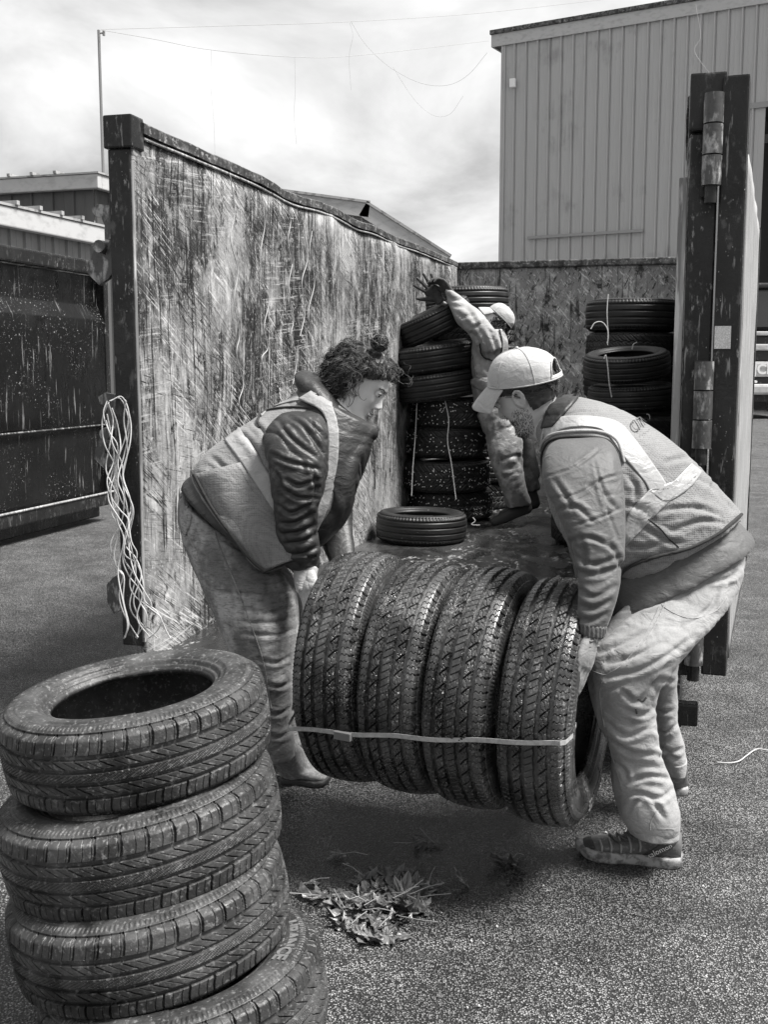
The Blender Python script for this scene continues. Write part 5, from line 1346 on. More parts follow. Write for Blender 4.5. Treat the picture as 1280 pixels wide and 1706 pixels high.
Hbody = fuse([(hd[0].tolist(), hd[1].tolist())] + [xf2 for xf2 in [( [Vector(np.array(Hm)[:3,:3]@np.array(v)+np.array(Hm)[:3,3]) for v in p[0]], p[1]) for p in ear_parts(1)+ear_parts(-1)]]
            + [loft([((862,700),(925,668),3.52,.060),((885,724),(945,680),3.52,.066),((905,745),(975,700),3.51,.085)])]
            + [loft(inner(tor,.80)), loft(ar_in), loft(inner(armF,.7)), loft(inner(legN,.68)), loft(inner(legF,.68)), cap_tube([P(985,1040,3.11), P(984,1062,3.10)], [.027,.025])], .0042, 2)
put('body', Hbody, M['skin'], man)
# trousers
tvn = fuse([loft(legN), loft(legF), loft([((1040,1015),(1228,945),3.60,.13),((1060,930),(1215,880),3.58,.12)])], .0065, 8)
bone_l = [(P(1160,930,3.42), P(1048,1125,3.38)), (P(1048,1125,3.38), P(1090,1370,3.43)), (P(1165,930,3.7), P(1100,1110,3.8)), (P(1100,1110,3.8), P(1120,1280,3.86))]
V, F = tvn; V = fold(V, F, bone_l, .011, 9, 4.5, 11, masks=lambda V, T: .75+.5*(np.abs(vnoise(V*5))<.5)); V = fold(V, F, bone_l, .005, 20, 8, 12); tvn = (V, F)
tvn = crease_px(tvn, [[(1158,1059),(1108,1094),(1060,1118),(1010,1127)],[(1108,1068),(1054,1094),(1013,1106)],[(1090,1046),(1042,1070),(1001,1088)],[(1120,1094),(1084,1148),(1066,1163)],[(1036,1150),(1060,1168),(1082,1160)],[(1044,1184),(1070,1190),(1086,1184)],
 [(1008,1200),(1042,1225),(1082,1214)],[(1014,1226),(1050,1252),(1094,1258)],[(1042,1306),(1078,1293),(1120,1298)],[(1030,1328),(1066,1322),(1100,1330),(1122,1314)],[(1046,1352),(1058,1338),(1068,1330)],[(1086,1332),(1098,1348),(1108,1364)],[(1024,1268),(1040,1282),(1046,1300)],
 [(999,1068),(1053,1021),(1112,997)],[(1014,1032),(1050,1000),(1085,985)],[(1200,975),(1185,1010),(1150,1040)],[(1232,950),(1210,965),(1180,968)],[(1000,1150),(1020,1146),(1044,1136)],
 [(1088,1178),(1104,1186),(1122,1184)],[(1090,1214),(1108,1220),(1128,1208)],[(1094,1240),(1116,1252),(1138,1248)],[(1086,1140),(1104,1132),(1124,1136)],[(1098,1262),(1114,1258),(1130,1266)]], .0075, .0062)
put('trousers', tvn, M['trouser'], man)
bv_l = bvh_of([tvn])
for hs_ in ([((1038,1364),(1132,1370),3.43,.083),((1042,1374),(1132,1381),3.43,.082),((1048,1385),(1131,1391),3.43,.080)],[((1100,1264),(1143,1262),3.85,.080),((1102,1274),(1142,1274),3.855,.079),((1105,1284),(1140,1286),3.86,.077)]):
    v_, f_ = loft(hs_, 44, 5, 2.2); v_ = [v+Vector((0,0,.004*mnoise.noise(v*22))) + (v-P(1085,1375,3.43)).normalized()*.003*mnoise.noise(v*35) for v in v_]; put_raw('trouser_hem', (v_, f_), M['trouser'], man)
for pts in ([(1120,965),(1080,1050),(1040,1105),(1008,1128),(1000,1160),(1010,1220),(1030,1290),(1036,1310)],[(1126,967),(1086,1052),(1046,1108)],
            [(988,1118),(1006,1124),(1020,1122)],[(1095,1350),(1085,1370),(1084,1383)]):
    surf_line(bv_l, pts, .0018, 'seam', M['trouser'], man)
surf_line(bv_l, [(1112,985),(1104,1008),(1148,1030),(1190,1020),(1212,995)], .0015, 'pocket_seam', M['trouser'], man)
for pts in ([(1064,1165),(1072,1168),(1078,1162)],[(1060,1180),(1062,1190)]): surf_line(bv_l, pts, .003, 'tear', M['dark_print'], man, n=8)
# vest
V = tv[0]; put('vest', tv, M['vest'], man); vest = [o for o in man.children if o.name.startswith('vest')][0]
bv_v = bvh_of([tv])
def tape(A, B, mat='vest_tape', name='reflective_tape', off=.004, par=None, bv=None, nu=40, nv=12, th=.003):
    return put_raw(name, patch(bv or bv_v, (A, B), off, th, nu, nv), M[mat], par or vest)
tape([(905,712),(935,696),(985,694),(1030,704),(1060,735),(1100,790),(1115,815)], [(910,735),(940,715),(985,712),(1012,724),(1038,760),(1072,800),(1082,818)])
tape([(1112,812),(1130,795),(1146,778),(1152,772)], [(1082,818),(1110,836),(1150,812),(1170,786)], nu=16)
tape([(1082,816),(1062,838),(1045,862),(1034,900),(1032,925)], [(1168,786),(1130,822),(1090,860),(1062,890),(1036,916)], nu=20)
sh = [(908,800),(904,760),(918,735),(955,728),(1000,730),(1022,742),(1032,775),(1036,830)]
surf_line(bv_v, sh, .005, 'armhole_piping', M['piping'], vest, off=.002)
surf_line(bv_v, [(904,830),(900,790),(901,755),(914,728),(955,719),(1000,720),(1028,735),(1040,770)], .005, 'armhole_binding', M['piping_pale'], vest, off=.003)
surf_line(bv_v, [(1234,858),(1195,890),(1150,912),(1100,925),(1060,938),(1036,956),(1030,975)], .0055, 'hem_piping', M['piping'], vest, off=.006)
surf_line(bv_v, [(930,672),(918,690),(908,715),(903,745)], .004, 'neck_binding', M['piping_pale'], vest, off=.003)
surf_line(bv_v, [(1080,865),(1100,880),(1118,900),(1132,912)], .0022, 'pocket_seam', M['piping'], vest, off=.001)
put_raw('collar', patch(bvh_of([jv, tv]), ([(928,664),(912,690),(905,715)], [(968,660),(942,690),(922,712)]), .010, .012, 16, 8), M['jacket_dark'], man)
# lettering on the back of the vest
def text_on(bv, s, size, px, py, ang_deg, mat, parent, off=.006, align='CENTER', bold=.002, sx=1.0, name='lettering'):
    me = text_mesh(s, 1.0, 0.0, 0, align); o_ = []
    ca, sa = math.cos(R(ang_deg)), math.sin(R(ang_deg))
    bm = bmesh.new(); bm.from_mesh(me); bmesh.ops.triangulate(bm, faces=bm.faces[:]); bmesh.ops.subdivide_edges(bm, edges=bm.edges[:], cuts=1)
    last = None
    for v in bm.verts:
        x, y = v.co.x*size*sx, v.co.y*size; qx = px+x*ca+y*sa; qy = py+x*sa-y*ca; h = hit(bv, qx, qy)
        if h is None: h = last
        if h is None: continue
        last = h; n_ = h[1] if h[1].dot(CAMP-h[0]) > 0 else -h[1]; v.co = h[0]+n_*off-parent_loc(parent)
    bm.to_mesh(me); bm.free(); return link(name, me, mat, parent)
text_on(bv_v, 'CITE', 26, 1066, 707, -32, M['dark_print'], vest, sx=.62, off=.008)
text_on(bv_v, '- - - -', 9, 1073, 722, -32, M['dark_print'], vest)
# cap
def cap_build(Hmx, parent, hole=True, mat='cap', tilt=-4):
    nz, na = 26, 72; vs = []; fs = []
    Mh = Hmx @ Matrix.Translation((0,0,.0)) @ Matrix.Rotation(R(tilt), 4, 'Y')
    def dome(t, a, g=0):
        # t 0 rim .. 1 crown
        rx_f, rx_b, ry, hz = .112+g, .126+g, .095+g, .104+g
        c = math.cos(a); r = math.cos(t*math.pi/2)**.82; rx = rx_f if c > 0 else rx_b
        z = .040 + hz*math.sin(t*math.pi/2)**.95; wob = .0016*mnoise.noise(Vector((t*7, a*3, 2)))
        return Vector(((rx*r+wob)*c - .006, (ry*r+wob)*math.sin(a), z))
    idx = {}
    for l, g in ((0, 0), (1, -.004)):
        for i in range(nz+1):
            for j in range(na): idx[(l,i,j)] = len(vs); vs.append(Mh @ dome(i/nz, 2*math.pi*j/na, g))
    def removed(i, j):
        a = (2*math.pi*(j+.5)/na) - math.pi; t = (i+.5)/nz
        return hole and (t > .085) and ((a/.52)**2 + ((t-.085)/.30)**2 < 1)
    for i in range(nz):
        for j in range(na):
            if removed(i, j): continue
            j2 = (j+1)%na
            fs.append((idx[(0,i,j)], idx[(0,i,j2)], idx[(0,i+1,j2)], idx[(0,i+1,j)])); fs.append((idx[(1,i,j)], idx[(1,i+1,j)], idx[(1,i+1,j2)], idx[(1,i,j2)]))
            for (di, dj, e_) in ((0,-1,((0,i,j),(0,i+1,j))),(0,1,((0,i+1,j2),(0,i,j2)))):
                if removed(i, (j+dj)%na): a_, b_ = e_; fs.append((idx[a_], idx[b_], idx[(1,)+b_[1:]], idx[(1,)+a_[1:]]))
            if i+1 < nz and removed(i+1, j): fs.append((idx[(0,i+1,j)], idx[(0,i+1,j2)], idx[(1,i+1,j2)], idx[(1,i+1,j)]))
    for j in range(na): j2 = (j+1)%na; fs.append((idx[(0,0,j2)], idx[(0,0,j)], idx[(1,0,j)], idx[(1,0,j2)]))
    c_ = put_raw('cap', (vs, fs), M[mat], parent)
    # brim
    vs = []; fs = []; nu, nv = 30, 10
    for l in (0, 1):
        for i in range(nu+1):
            a = (i/nu-.5)*2*1.18
            for j in range(nv+1):
                f = j/nv; ext = .068*math.cos(a*.62)**.9*f; bx = .110*math.cos(a)-.006; by = .094*math.sin(a)
                p = Vector((bx+ext*1.0, by*(1+.04*f), .043 - .050*f - .012*f*f - .06*(by*by)/.0077*.22*(.35+.65*f) - l*.004)); vs.append(Mh @ p)
    n1_ = (nu+1)*(nv+1)
    for i in range(nu):
        for j in range(nv):
            a = i*(nv+1)+j; fs.append((a, a+nv+1, a+nv+2, a+1)); b_ = a+n1_; fs.append((b_, b_+1, b_+nv+2, b_+nv+1))
    for i in range(nu): a = i*(nv+1)+nv; fs.append((a, a+nv+1, a+nv+1+n1_, a+n1_))
    for j in range(nv): a = j; fs.append((a, a+1, a+1+n1_, a+n1_)); a = nu*(nv+1)+j; fs.append((a, a+n1_, a+1+n1_, a+1))
    put_raw('brim', (vs, fs), M[mat], c_)
    # panel seams, button, sweatband edge, strap
    for a in (0, math.pi/3, 2*math.pi/3, -math.pi/3, -2*math.pi/3):
        m_ = MB(); m_.tube([Mh @ dome(t, a, .0006) for t in np.linspace(.02, .99, 24)], .0012, 5); m_.build('panel_seam', M[mat], c_, off=parent_loc(c_))
    m_ = MB(); m_.tube([Mh @ dome(.015, a, .001) for a in np.linspace(0, 2*math.pi, 60)], .0022, 6); m_.build('rim_seam', M[mat], c_, off=parent_loc(c_))
    v_, f_ = ball(Mh @ dome(.995, 0, .002), .006, n=8); put_raw('button', (v_, f_), M[mat], c_)
    if hole:
        m_ = MB(); vs = []; fs = []
        A = np.linspace(math.pi-.56, math.pi+.56, 20)
        for a in A:
            for t, g in ((0, .002), (.09, .002), (.09, -.001), (0, -.001)): vs.append(Mh @ (dome(t, a, g)))
        for i in range(19):
            for k in range(4): q = i*4+k; r_ = i*4+(k+1)%4; fs.append((q, r_, r_+4, q+4))
        put_raw('strap', (vs, fs), M[mat], c_)
        m_.tube([Mh @ dome(.085+.30*math.sqrt(max(0,1-((a-math.pi)/.52)**2)), a, .001) for a in np.linspace(math.pi-.52, math.pi+.52, 30)], .0028, 6); m_.build('opening_binding', M[mat], c_, off=parent_loc(c_))
    return c_, Mh
cap_build(Hm, man, tilt=-23)
# hair below the cap: short swept strands from the temple to the nape, plus skull cap of hair
def strands(parent, Hmx, roots, n, L0, L1, rad=.0011, name='hair', mat='hair', back=(-1,0,-.25), jit=.35, curl_=.15, upd=0):
    m_ = MB()
    for k in range(n):
        r_ = roots(); nrm = r_.normalized(); d = (Vector(back)+Vector((rng.gauss(0,jit), rng.gauss(0,jit*.4), rng.gauss(0,jit)))).normalized()
        L_ = rng.uniform(L0, L1); pts = []; q = Vector(r_)
        for i in range(9):
            pts.append(Hmx @ (q + nrm*(.004+.006*math.sin(i/8*math.pi*.8)))); d = (d + Vector((rng.gauss(0,curl_), rng.gauss(0,curl_*.5), rng.gauss(0,curl_)+upd))).normalized(); q = q+d*L_/8
        m_.tube(pts, [rad*1.3*(1-.09*i) for i in range(9)], 4, cap=False)
    return tagit(m_.build(name, M[mat], parent, off=parent_loc(parent)), kind=None)
def hair_shell(Hmx, parent, zlow, g=.006, zhigh=9, name='hair', mat='hair', noise_=.004, frontx=.02):
    nz, na = 40, 80; vs = []; fs = []; HV, HF = head_mesh(); 
    # offset skull, kept where it is hair
    V = HV + normals(HV, HF)*g
    keep = (V[:,0] < frontx) & (V[:,2] > zlow(V)) & (V[:,2] < zhigh) 
    V = V + normals(HV, HF)*(noise_*vnoise(HV*90))[:,None]
    Fk = HF[keep[HF].all(1)]
    used = np.unique(Fk); mp = -np.ones(len(V), int); mp[used] = np.arange(len(used))
    return put(name, xf((V[used], mp[Fk]), Hmx), M[mat], parent)
hair_m = hair_shell(Hm, man, lambda V: np.where(V[:,0] > -.025, .018+np.maximum(0,(V[:,0]+.0)*.3), -.058), .006, frontx=.062, noise_=.002, zhigh=.055)
def swept(parent, Hmx, n, mats, EC_, ER_, root, flow, L0, L1, ns=6, amp=.0012, rad=.0010, flick=.0):
    a_, b_ = MB(), MB()
    for k in range(n):
        q = root(); d = Vector(flow)+Vector((rng.gauss(0,.12), rng.gauss(0,.12), rng.gauss(0,.2))); path = []; N2 = 12; L_ = rng.uniform(L0, L1)
        for i in range(N2+1):
            path.append(q.copy()); nr = (q-EC_).normalized(); d = (d - nr*d.dot(nr)*(.8 if i < 7 else .2-flick) + Vector((0,0,-.03))).normalized(); q = q+d*L_/N2
            e_ = Vector(((q.x-EC_.x)/ER_.x, (q.y-EC_.y)/ER_.y, (q.z-EC_.z)/ER_.z)).length
            if e_ < 1.0: q = EC_+(q-EC_)/max(e_,.01)
        ph = rng.uniform(0,6.28)
        for s_ in range(ns):
            of = Vector((rng.gauss(0,.0016), rng.gauss(0,.0016), rng.gauss(0,.0022))); pts = []
            for i, c in enumerate(path): pts.append(Hmx @ (c+of*(1.4-.9*i/N2)+Vector((0,math.cos(ph+i*.5),math.sin(ph+i*.5)))*amp))
            (a_ if rng.random() < .66 else b_).tube(pts, [rad*(1-.6*i/N2) for i in range(N2+1)], 4, cap=False)
    for m_, mt in ((a_, mats[0]), (b_, mats[1])): tagit(m_.build('hair_strands', M[mt], parent, off=parent_loc(parent)), kind='stuff')
EM, RM = Vector((-.010,0,.010)), Vector((.104,.083,.088))
def rt():
    while True:
        v = Vector((rng.gauss(0,1), rng.gauss(0,1), rng.gauss(0,1))).normalized(); p = Vector((v.x*RM.x, v.y*RM.y, v.z*RM.z))+EM
        if p.z > .045 or p.x > .055: continue
        if p.x > -.030 and p.z < .026: continue
        if p.z < -.045: continue
        return p
swept(man, Hm, 330, ('hair','hair_hi'), EM, RM, rt, (-1,0,-.35), .035, .06)
swept(man, Hm, 60, ('hair_hi','hair_hi'), EM, RM, lambda: Vector((rng.uniform(-.112,-.10), rng.uniform(-.055,.055), rng.uniform(-.02,.03))), (-.8,0,-.2), .03, .045, 5, .003, .0010, .6)
# stubble patch: skin region
def region(HVF, Hmx, cond, g, name, mat, parent):
    HV, HF = HVF; Nn = normals(HV, HF); keep = cond(HV); Fk = HF[keep[HF].all(1)]; used = np.unique(Fk); mp = -np.ones(len(HV), int); mp[used] = np.arange(len(used))
    return put(name, xf(((HV+Nn*g)[used], mp[Fk]), Hmx), M[mat], parent)
hm0 = head_mesh()
def beard_bristles(Hmx, parent, n=1500):
    HV, HF = head_mesh(); Nn = normals(HV, HF); x, y, z = HV.T
    w = (z < -.028-.25*np.maximum(0,.075-x)*0) & (z > -.125) & (x > -.012) & (x > -.012+.5*np.maximum(0,-.07-z)) & ~((np.abs(y)<.02)&(z>-.083)&(z<-.056)&(x>.07)) & ~((x>.045)&(z>-.052)&(np.abs(y)>.028))
    ids = np.where(w)[0]; m_ = MB()
    for k in range(n):
        i_ = ids[rng.randrange(len(ids))]; p = Vector(HV[i_]); q = Vector(Nn[i_])*.0035+Vector((rng.gauss(0,.0012),rng.gauss(0,.0012),-.003)); m_.tube([Hmx @ p, Hmx @ (p+q)], [.0006,.0003], 3, cap=False)
    m_.build('beard', M['hair'], parent, off=parent_loc(parent))
beard_bristles(Hm, man)
def head_face(Hmx, parent, beardless=True, lid=.4, brow=True):
    for sy in (1, -1):
        v_, f_ = ball((.076, sy*.031, .010), .0118, n=12); put_raw('eye', ([Hmx @ Vector(v) for v in v_], f_), M['eye'], parent)
        v_, f_ = ball((.0855, sy*.032, .006), (.0035,.0048,.0048), n=8); put_raw('pupil', ([Hmx @ Vector(v) for v in v_], f_), M['pupil'], parent)
        m_ = MB()
        for i in range(26):
            f = i/25; y = .012+.036*f; p = Vector((.094-.018*f*f, sy*y, .026+.009*math.sin(f*2.4)-.004)); m_.tube([Hmx @ p, Hmx @ (p+Vector((.002, sy*.006, .002+.003*rng.random())))], .0012, 4)
        m_.build('eyebrow', M['hair'], parent, off=parent_loc(parent))
        v_, f_ = ball((.0765, sy*.031, .0125), .0127, n=14); put_raw('eyelid', ([Hmx @ Vector((v[0], v[1], max(v[2], .0085-.0*v[1]))) for v in v_], f_), M['skin'] if parent is man else M['skin_w'], parent)
        # upper lid + lashes
        m_ = MB(); m_.tube([Hmx @ Vector((.0815+.0075*math.sin(math.pi*f), sy*(.020+.024*f), .0145+.0025*math.sin(math.pi*f))) for f in np.linspace(0,1,10)], .0030, 6); m_.build('eyelid', M['skin'] if parent is man else M['skin_w'], parent, off=parent_loc(parent))
        m_ = MB(); m_.tube([Hmx @ Vector((.0845+.0070*math.sin(math.pi*f), sy*(.019+.027*f), .0110+.0015*math.sin(math.pi*f))) for f in np.linspace(0,1,10)], .0014, 5); m_.build('eyelashes', M['hair'], parent, off=parent_loc(parent))
head_face(Hm, man)
# gloved hand at the tyre, cuff
hv = fuse(hand(P(984,1066,3.10), (P(963,1140,3.07)-P(984,1066,3.10)), (-.80,.60,.05), .92, ((.10,.10,.10),)*4, .05, (.55,.3), side=-1), .0035, 3)
hv = (fold(hv[0], hv[1], [(P(984,1066,3.10), P(963,1140,3.07))], .0022, 40, 20, 4), hv[1])
put('glove', hv, M['glove_grey'], man)
gw = MB()
for k, (x0, y0, x1, y1) in enumerate([(968,1062,1002,1066),(969,1070,998,1076),(970,1078,994,1086)]):
    gw.tube([P(x0,y0,3.10), P((x0+x1)/2,(y0+y1)/2+5,3.065), P(x1,y1,3.10), P((x0+x1)/2,(y0+y1)/2,3.14), P(x0,y0,3.10)], .0028, 6)
gw.build('glove_band', M['glove_grey'], man, off=parent_loc(man))
hv2 = fuse(hand(P(992,1045,3.52), (P(985,1120,3.52)-P(992,1045,3.52)), (-.9,-.3,0), 1.0, ((.2,.3,.3),)*4, .05, (.6,.4)), .0045, 3); put('glove', hv2, M['glove_grey'], man)
cf = fuse([loft([((962,1034),(1012,1042),3.11,.042),((963,1046),(1008,1054),3.108,.040),((966,1056),(1004,1062),3.105,.036)])], .004, 2)
V, F = cf; V = V+normals(V, F)*(.0025*np.sin(np.arctan2(V[:,1]-P(986,1050,3.11).y, V[:,0]-P(986,1050,3.11).x)*22))[:,None]; put('cuff', (V, F), M['jacket_mid'], jsl)
# shoes
so, fr, svf = shoe(man, (962,1420), (1136,1440), 3.4, M['shoe'], M['sole'], .125, .054, ankle=P(1098,1375,3.46), anr=.054, thick=.034)
b, f, s, U, L_ = fr
bvs = bvh_of([svf])
for k in range(6):
    x0 = 1022+k*9; y0 = 1398-k*5.5; surf_line(bvs, [(x0-6,y0-8),(x0+4,y0+2),(x0+16,y0+9)], .0040, 'lace', M['lace'], so, n=10, off=.004)
for k in range(5):
    x0 = 1000+k*16; surf_line(bvs, [(x0,1400-k*3),(x0+4,1412-k*1),(x0+3,1422-k*1)], .0035, 'overlay', M['lace_pale'], so, n=8, off=.002)
put_raw('band', patch(bvs, ([(1050,1430),(1078,1420),(1100,1406),(1120,1390)],[(1072,1434),(1096,1428),(1116,1416),(1130,1402)]), .003, .003, 14, 6), M['dark_print'], so)
text_on(bvs, 'salomon', 11.5, 1100, 1414, -27, M['white_print'], so, off=.010, sx=1.0)
surf_line(bvs, [(966,1424),(985,1428),(1020,1434),(1060,1438),(1110,1440),(1138,1432)], .0035, 'rand', M['dark_print'], so, n=30, off=.001)
put_raw('toe_cap', patch(bvs, ([(963,1408),(972,1398),(985,1394)],[(964,1426),(985,1430),(1000,1428)]), .002, .002, 10, 8), M['sole_dark'], so)
so2, fr2, sv2 = shoe(man, (1072,1322), (1142,1318), 3.9, M['shoe'], M['sole'], .10, .048, ankle=P(1121,1282,3.88), anr=.045)

# ------------------------------------------------------------------ woman in the hooded jacket (left)
wg = G(500, 1300)
wom = thing('person', (wg.x, wg.y, 0), 'woman with curly bun, hooded jacket and jeans stooping at the left of the tyre row', 'person')
DW = (-.10, 1, .03); ZW = 4.0
torw = [((520,640),(606,706),4.0,.09,DW), ((488,658),(604,752),4.0,.17,DW), ((436,690),(574,830),4.0,.21,DW), ((380,726),(540,885),4.0,.215,DW), ((336,760),(500,935),4.0,.21,DW),
        ((318,792),(466,945),4.0,.21,DW), ((322,800),(446,950),4.0,.20,DW)]
jkw = [((500,645),(622,712),4.0,.15,DW), ((470,680),(606,765),4.0,.19,DW), ((420,730),(585,840),4.0,.19,DW), ((350,780),(556,890),4.0,.18,DW), ((314,800),(500,900),4.0,.19,DW), ((304,812),(440,930),4.0,.195,DW)]
tw_ = fuse([loft(torw)], .0065, 12); bone_w = [(P(560,680,4.0), P(390,870,4.0))]
tw_ = crease_px(tw_, [[(352,762),(400,800),(430,840)],[(345,796),(380,835),(400,870)],[(395,716),(420,740),(440,775)],[(420,702),(440,722),(446,750)],[(330,790),(370,800),(400,790)]], .007, .007)
tw_ = (fold(tw_[0], tw_[1], bone_w, .009, 8, 4, 21), tw_[1])
hood = fuse([loft([((492,622),(500,650),4.04,.09),((518,626),(524,684),4.02,.13),((546,646),(548,712),4.0,.13),((568,672),(566,742),3.99,.11),((596,697),(580,752),3.98,.085),((628,713),(600,760),3.98,.05)]),
             loft([((508,614),(492,630),4.06,.08),((540,632),(512,655),4.04,.10),((556,660),(536,690),4.02,.10)])], .008, 6)
hood = (fold(hood[0], hood[1], [(P(490,640,4.0), P(560,670,4.0)), (P(560,670,4.0), P(610,730,4.0))], .016, 12, 6, 22), hood[1])
jw = fuse([loft(jkw), loft([((560,712),(629,716),3.98,.10),((556,770),(606,772),3.98,.15),((540,835),(586,838),4.0,.16),((522,885),(556,890),4.02,.14),((520,905),(536,908),4.03,.10)])], .008, 5)
jw = (fold(jw[0], jw[1], bone_w, .014, 12, 4, 23), jw[1])
arw = [((470,688),(520,684),3.86,.02), ((448,706),(538,696),3.81,.060), ((440,735),(548,728),3.78,.075), ((450,775),(546,778),3.76,.076), ((455,820),(534,824),3.77,.070), ((458,860),(524,862),3.79,.064),
       ((462,895),(524,893),3.82,.058), ((470,922),(528,918),3.84,.055), ((480,944),(530,936),3.86,.048)]
arf = [((555,800),(592,800),4.22,.06), ((540,860),(586,848),4.2,.06), ((534,900),(588,885),4.15,.055), ((548,935),(592,922),4.08,.05), ((556,960),(590,950),4.03,.042)]
aw = fuse([loft(arw)], .0058, 7); bone_aw = [(P(495,700,3.78), P(490,850,3.78)), (P(490,850,3.78), P(505,945,3.86))]
aw = (fold(aw[0], aw[1], bone_aw, .009, 9, 5, 24, masks=lambda V, T: .45+.9*sstep(.15,.40,T)), aw[1]); aw = (fold(aw[0], aw[1], bone_aw, .006, 20, 9, 25), aw[1])
aw = crease_px(aw, [[(480,694),(506,711),(538,756)],[(461,700),(486,730),(525,762)],[(500,694),(525,712),(544,735)],[(451,756),(480,769),(532,782)],[(474,798),(499,809),(530,798)],[(470,813),(496,829),(527,830)],[(462,840),(486,855),(521,838)],[(465,872),(493,871),(521,856)],[(470,890),(500,886),(524,874)],[(474,906),(505,902),(527,890)],[(478,924),(505,922),(530,910)],[(452,780),(466,800),(470,830)],[(520,780),(526,810),(522,840)]], .0075, .0058)
af = fuse([loft(arf)], .008, 4); af = (fold(af[0], af[1], [(P(575,800,4.2), P(570,960,4.05))], .012, 16, 5, 26), af[1])
put('jacket', jw, M['jacket_dark'], wom); wsl = put('sleeve', aw, M['jacket_dark'], wom); put('sleeve', af, M['jacket_dark'], wom); put('hood', hood, M['jacket_dark'], wom)
Hw = head_matrix(593, 641, 3.93, (72, 42), -10, 0, toward=-1)
lgw = [((303,820),(420,905),4.05,.20), ((300,862),(455,935),4.05,.20), ((312,915),(484,960),4.04,.185), ((338,975),(494,1000),4.02,.165), ((366,1040),(496,1045),4.0,.15), ((388,1100),(490,1095),4.0,.125),
       ((404,1150),(488,1150),4.02,.105), ((418,1200),(486,1198),4.04,.095), ((430,1240),(490,1238),4.06,.09), ((438,1262),(492,1258),4.07,.085)]
lgw2 = [((390,930),(470,980),4.2,.12), ((420,1000),(500,1000),4.22,.12), ((440,1080),(506,1080),4.24,.10), ((450,1150),(506,1150),4.26,.09), ((458,1215),(504,1212),4.28,.085), ((462,1240),(503,1236),4.28,.08)]
hdw = xf(head_mesh(True), Hw)
Wbody = fuse([(hdw[0].tolist(), hdw[1].tolist())] + [([Hw @ Vector(v) for v in p[0]], p[1]) for p in ear_parts(1)+ear_parts(-1)]
             + [loft([((552,650),(590,690),4.0,.058),((535,670),(585,710),4.0,.07)]), loft(inner(torw,.8)), loft(inner(arw[2:],.66)), loft(inner(arf,.7)), loft(inner(lgw,.66)), loft(inner(lgw2,.66)),
                cap_tube([P(508,940,3.87), P(508,965,3.86)], [.028,.026])], .0042, 2)
put('body', Wbody, M['skin_w'], wom)
jl = fuse([loft(lgw), loft(lgw2)], .0065, 6)
bone_j = [(P(370,880,4.04), P(430,1060,4.0)), (P(430,1060,4.0), P(462,1250,4.06))]
V, F = jl; V = fold(V, F, bone_j, .010, 9, 4, 31); V = fold(V, F, bone_j, .004, 20, 7, 32); jl = (V, F)
jl = crease_px(jl, [[(345,853),(386,876),(419,900)],[(340,880),(400,915),(445,940)],[(390,950),(440,968),(486,966)],[(380,985),(441,992),(484,986)],[(400,1014),(450,1020),(490,1010)],[(395,1036),(450,1038),(494,1028)],[(405,1056),(460,1058),(496,1046)],[(430,1098),(460,1104),(486,1092)],[(436,1136),(464,1144),(487,1136)],[(438,1184),(462,1190),(487,1178)],[(440,1222),(466,1228),(488,1216)],[(318,850),(330,900),(352,950)],[(306,880),(318,910),(345,930)],[(330,960),(360,985),(400,990)]], .0052, .0062)
put('jeans', jl, M['jeans'], wom); bvj = bvh_of([jl])
surf_line(bvj, [(352,850),(362,900),(395,980),(425,1060),(440,1110),(452,1180)], .0028, 'seam', M['jeans'], wom)
surf_line(bvj, [(316,830),(308,860),(303,880)], .0028, 'pocket_seam', M['jeans'], wom)
put_raw('pocket', patch(bvj, ([(303,822),(300,860),(304,888)],[(322,826),(318,870),(310,892)]), .004, .004, 12, 6), M['jeans'], wom)
vw = put('vest', tw_, M['vest'], wom); bvw = bvh_of([tw_])
def tw(A, B, mat, name, off=.004, nu=36, nv=10): return put_raw(name, patch(bvw, (A, B), off, .003, nu, nv), M[mat], vw)
tw([(370,728),(400,768),(430,812),(462,860),(488,895)], [(396,708),(424,750),(452,795),(482,838),(505,870)], 'vest_tape', 'reflective_tape')
tw([(432,688),(455,668),(490,654),(520,652),(545,672)], [(436,694),(452,680),(490,669),(522,668),(540,684)], 'vest_yoke', 'shoulder_tape')
bvjw = bvh_of([jw, tw_, hood])
# front vest panel hanging over the jacket
put_raw('vest_front', patch(bvjw, ([(520,655),(548,672),(562,710),(562,760),(553,810),(540,850),(522,888)], [(500,668),(536,688),(546,722),(544,770),(532,820),(520,855),(518,880)]), .014, .006, 40, 8), M['vest_yoke'], vw)
surf_line(bvw, [(434,712),(430,700),(440,686),(470,680),(510,680),(536,690),(545,712),(545,735)], .005, 'armhole_piping', M['piping'], vw, off=.002)
surf_line(bvw, [(322,786),(328,806),(350,842),(385,890),(415,928),(440,952)], .006, 'hem_piping', M['piping'], vw, off=.002)
surf_line(bvw, [(345,832),(370,808),(400,780)], .0022, 'pocket_seam', M['piping'], vw, off=.001)
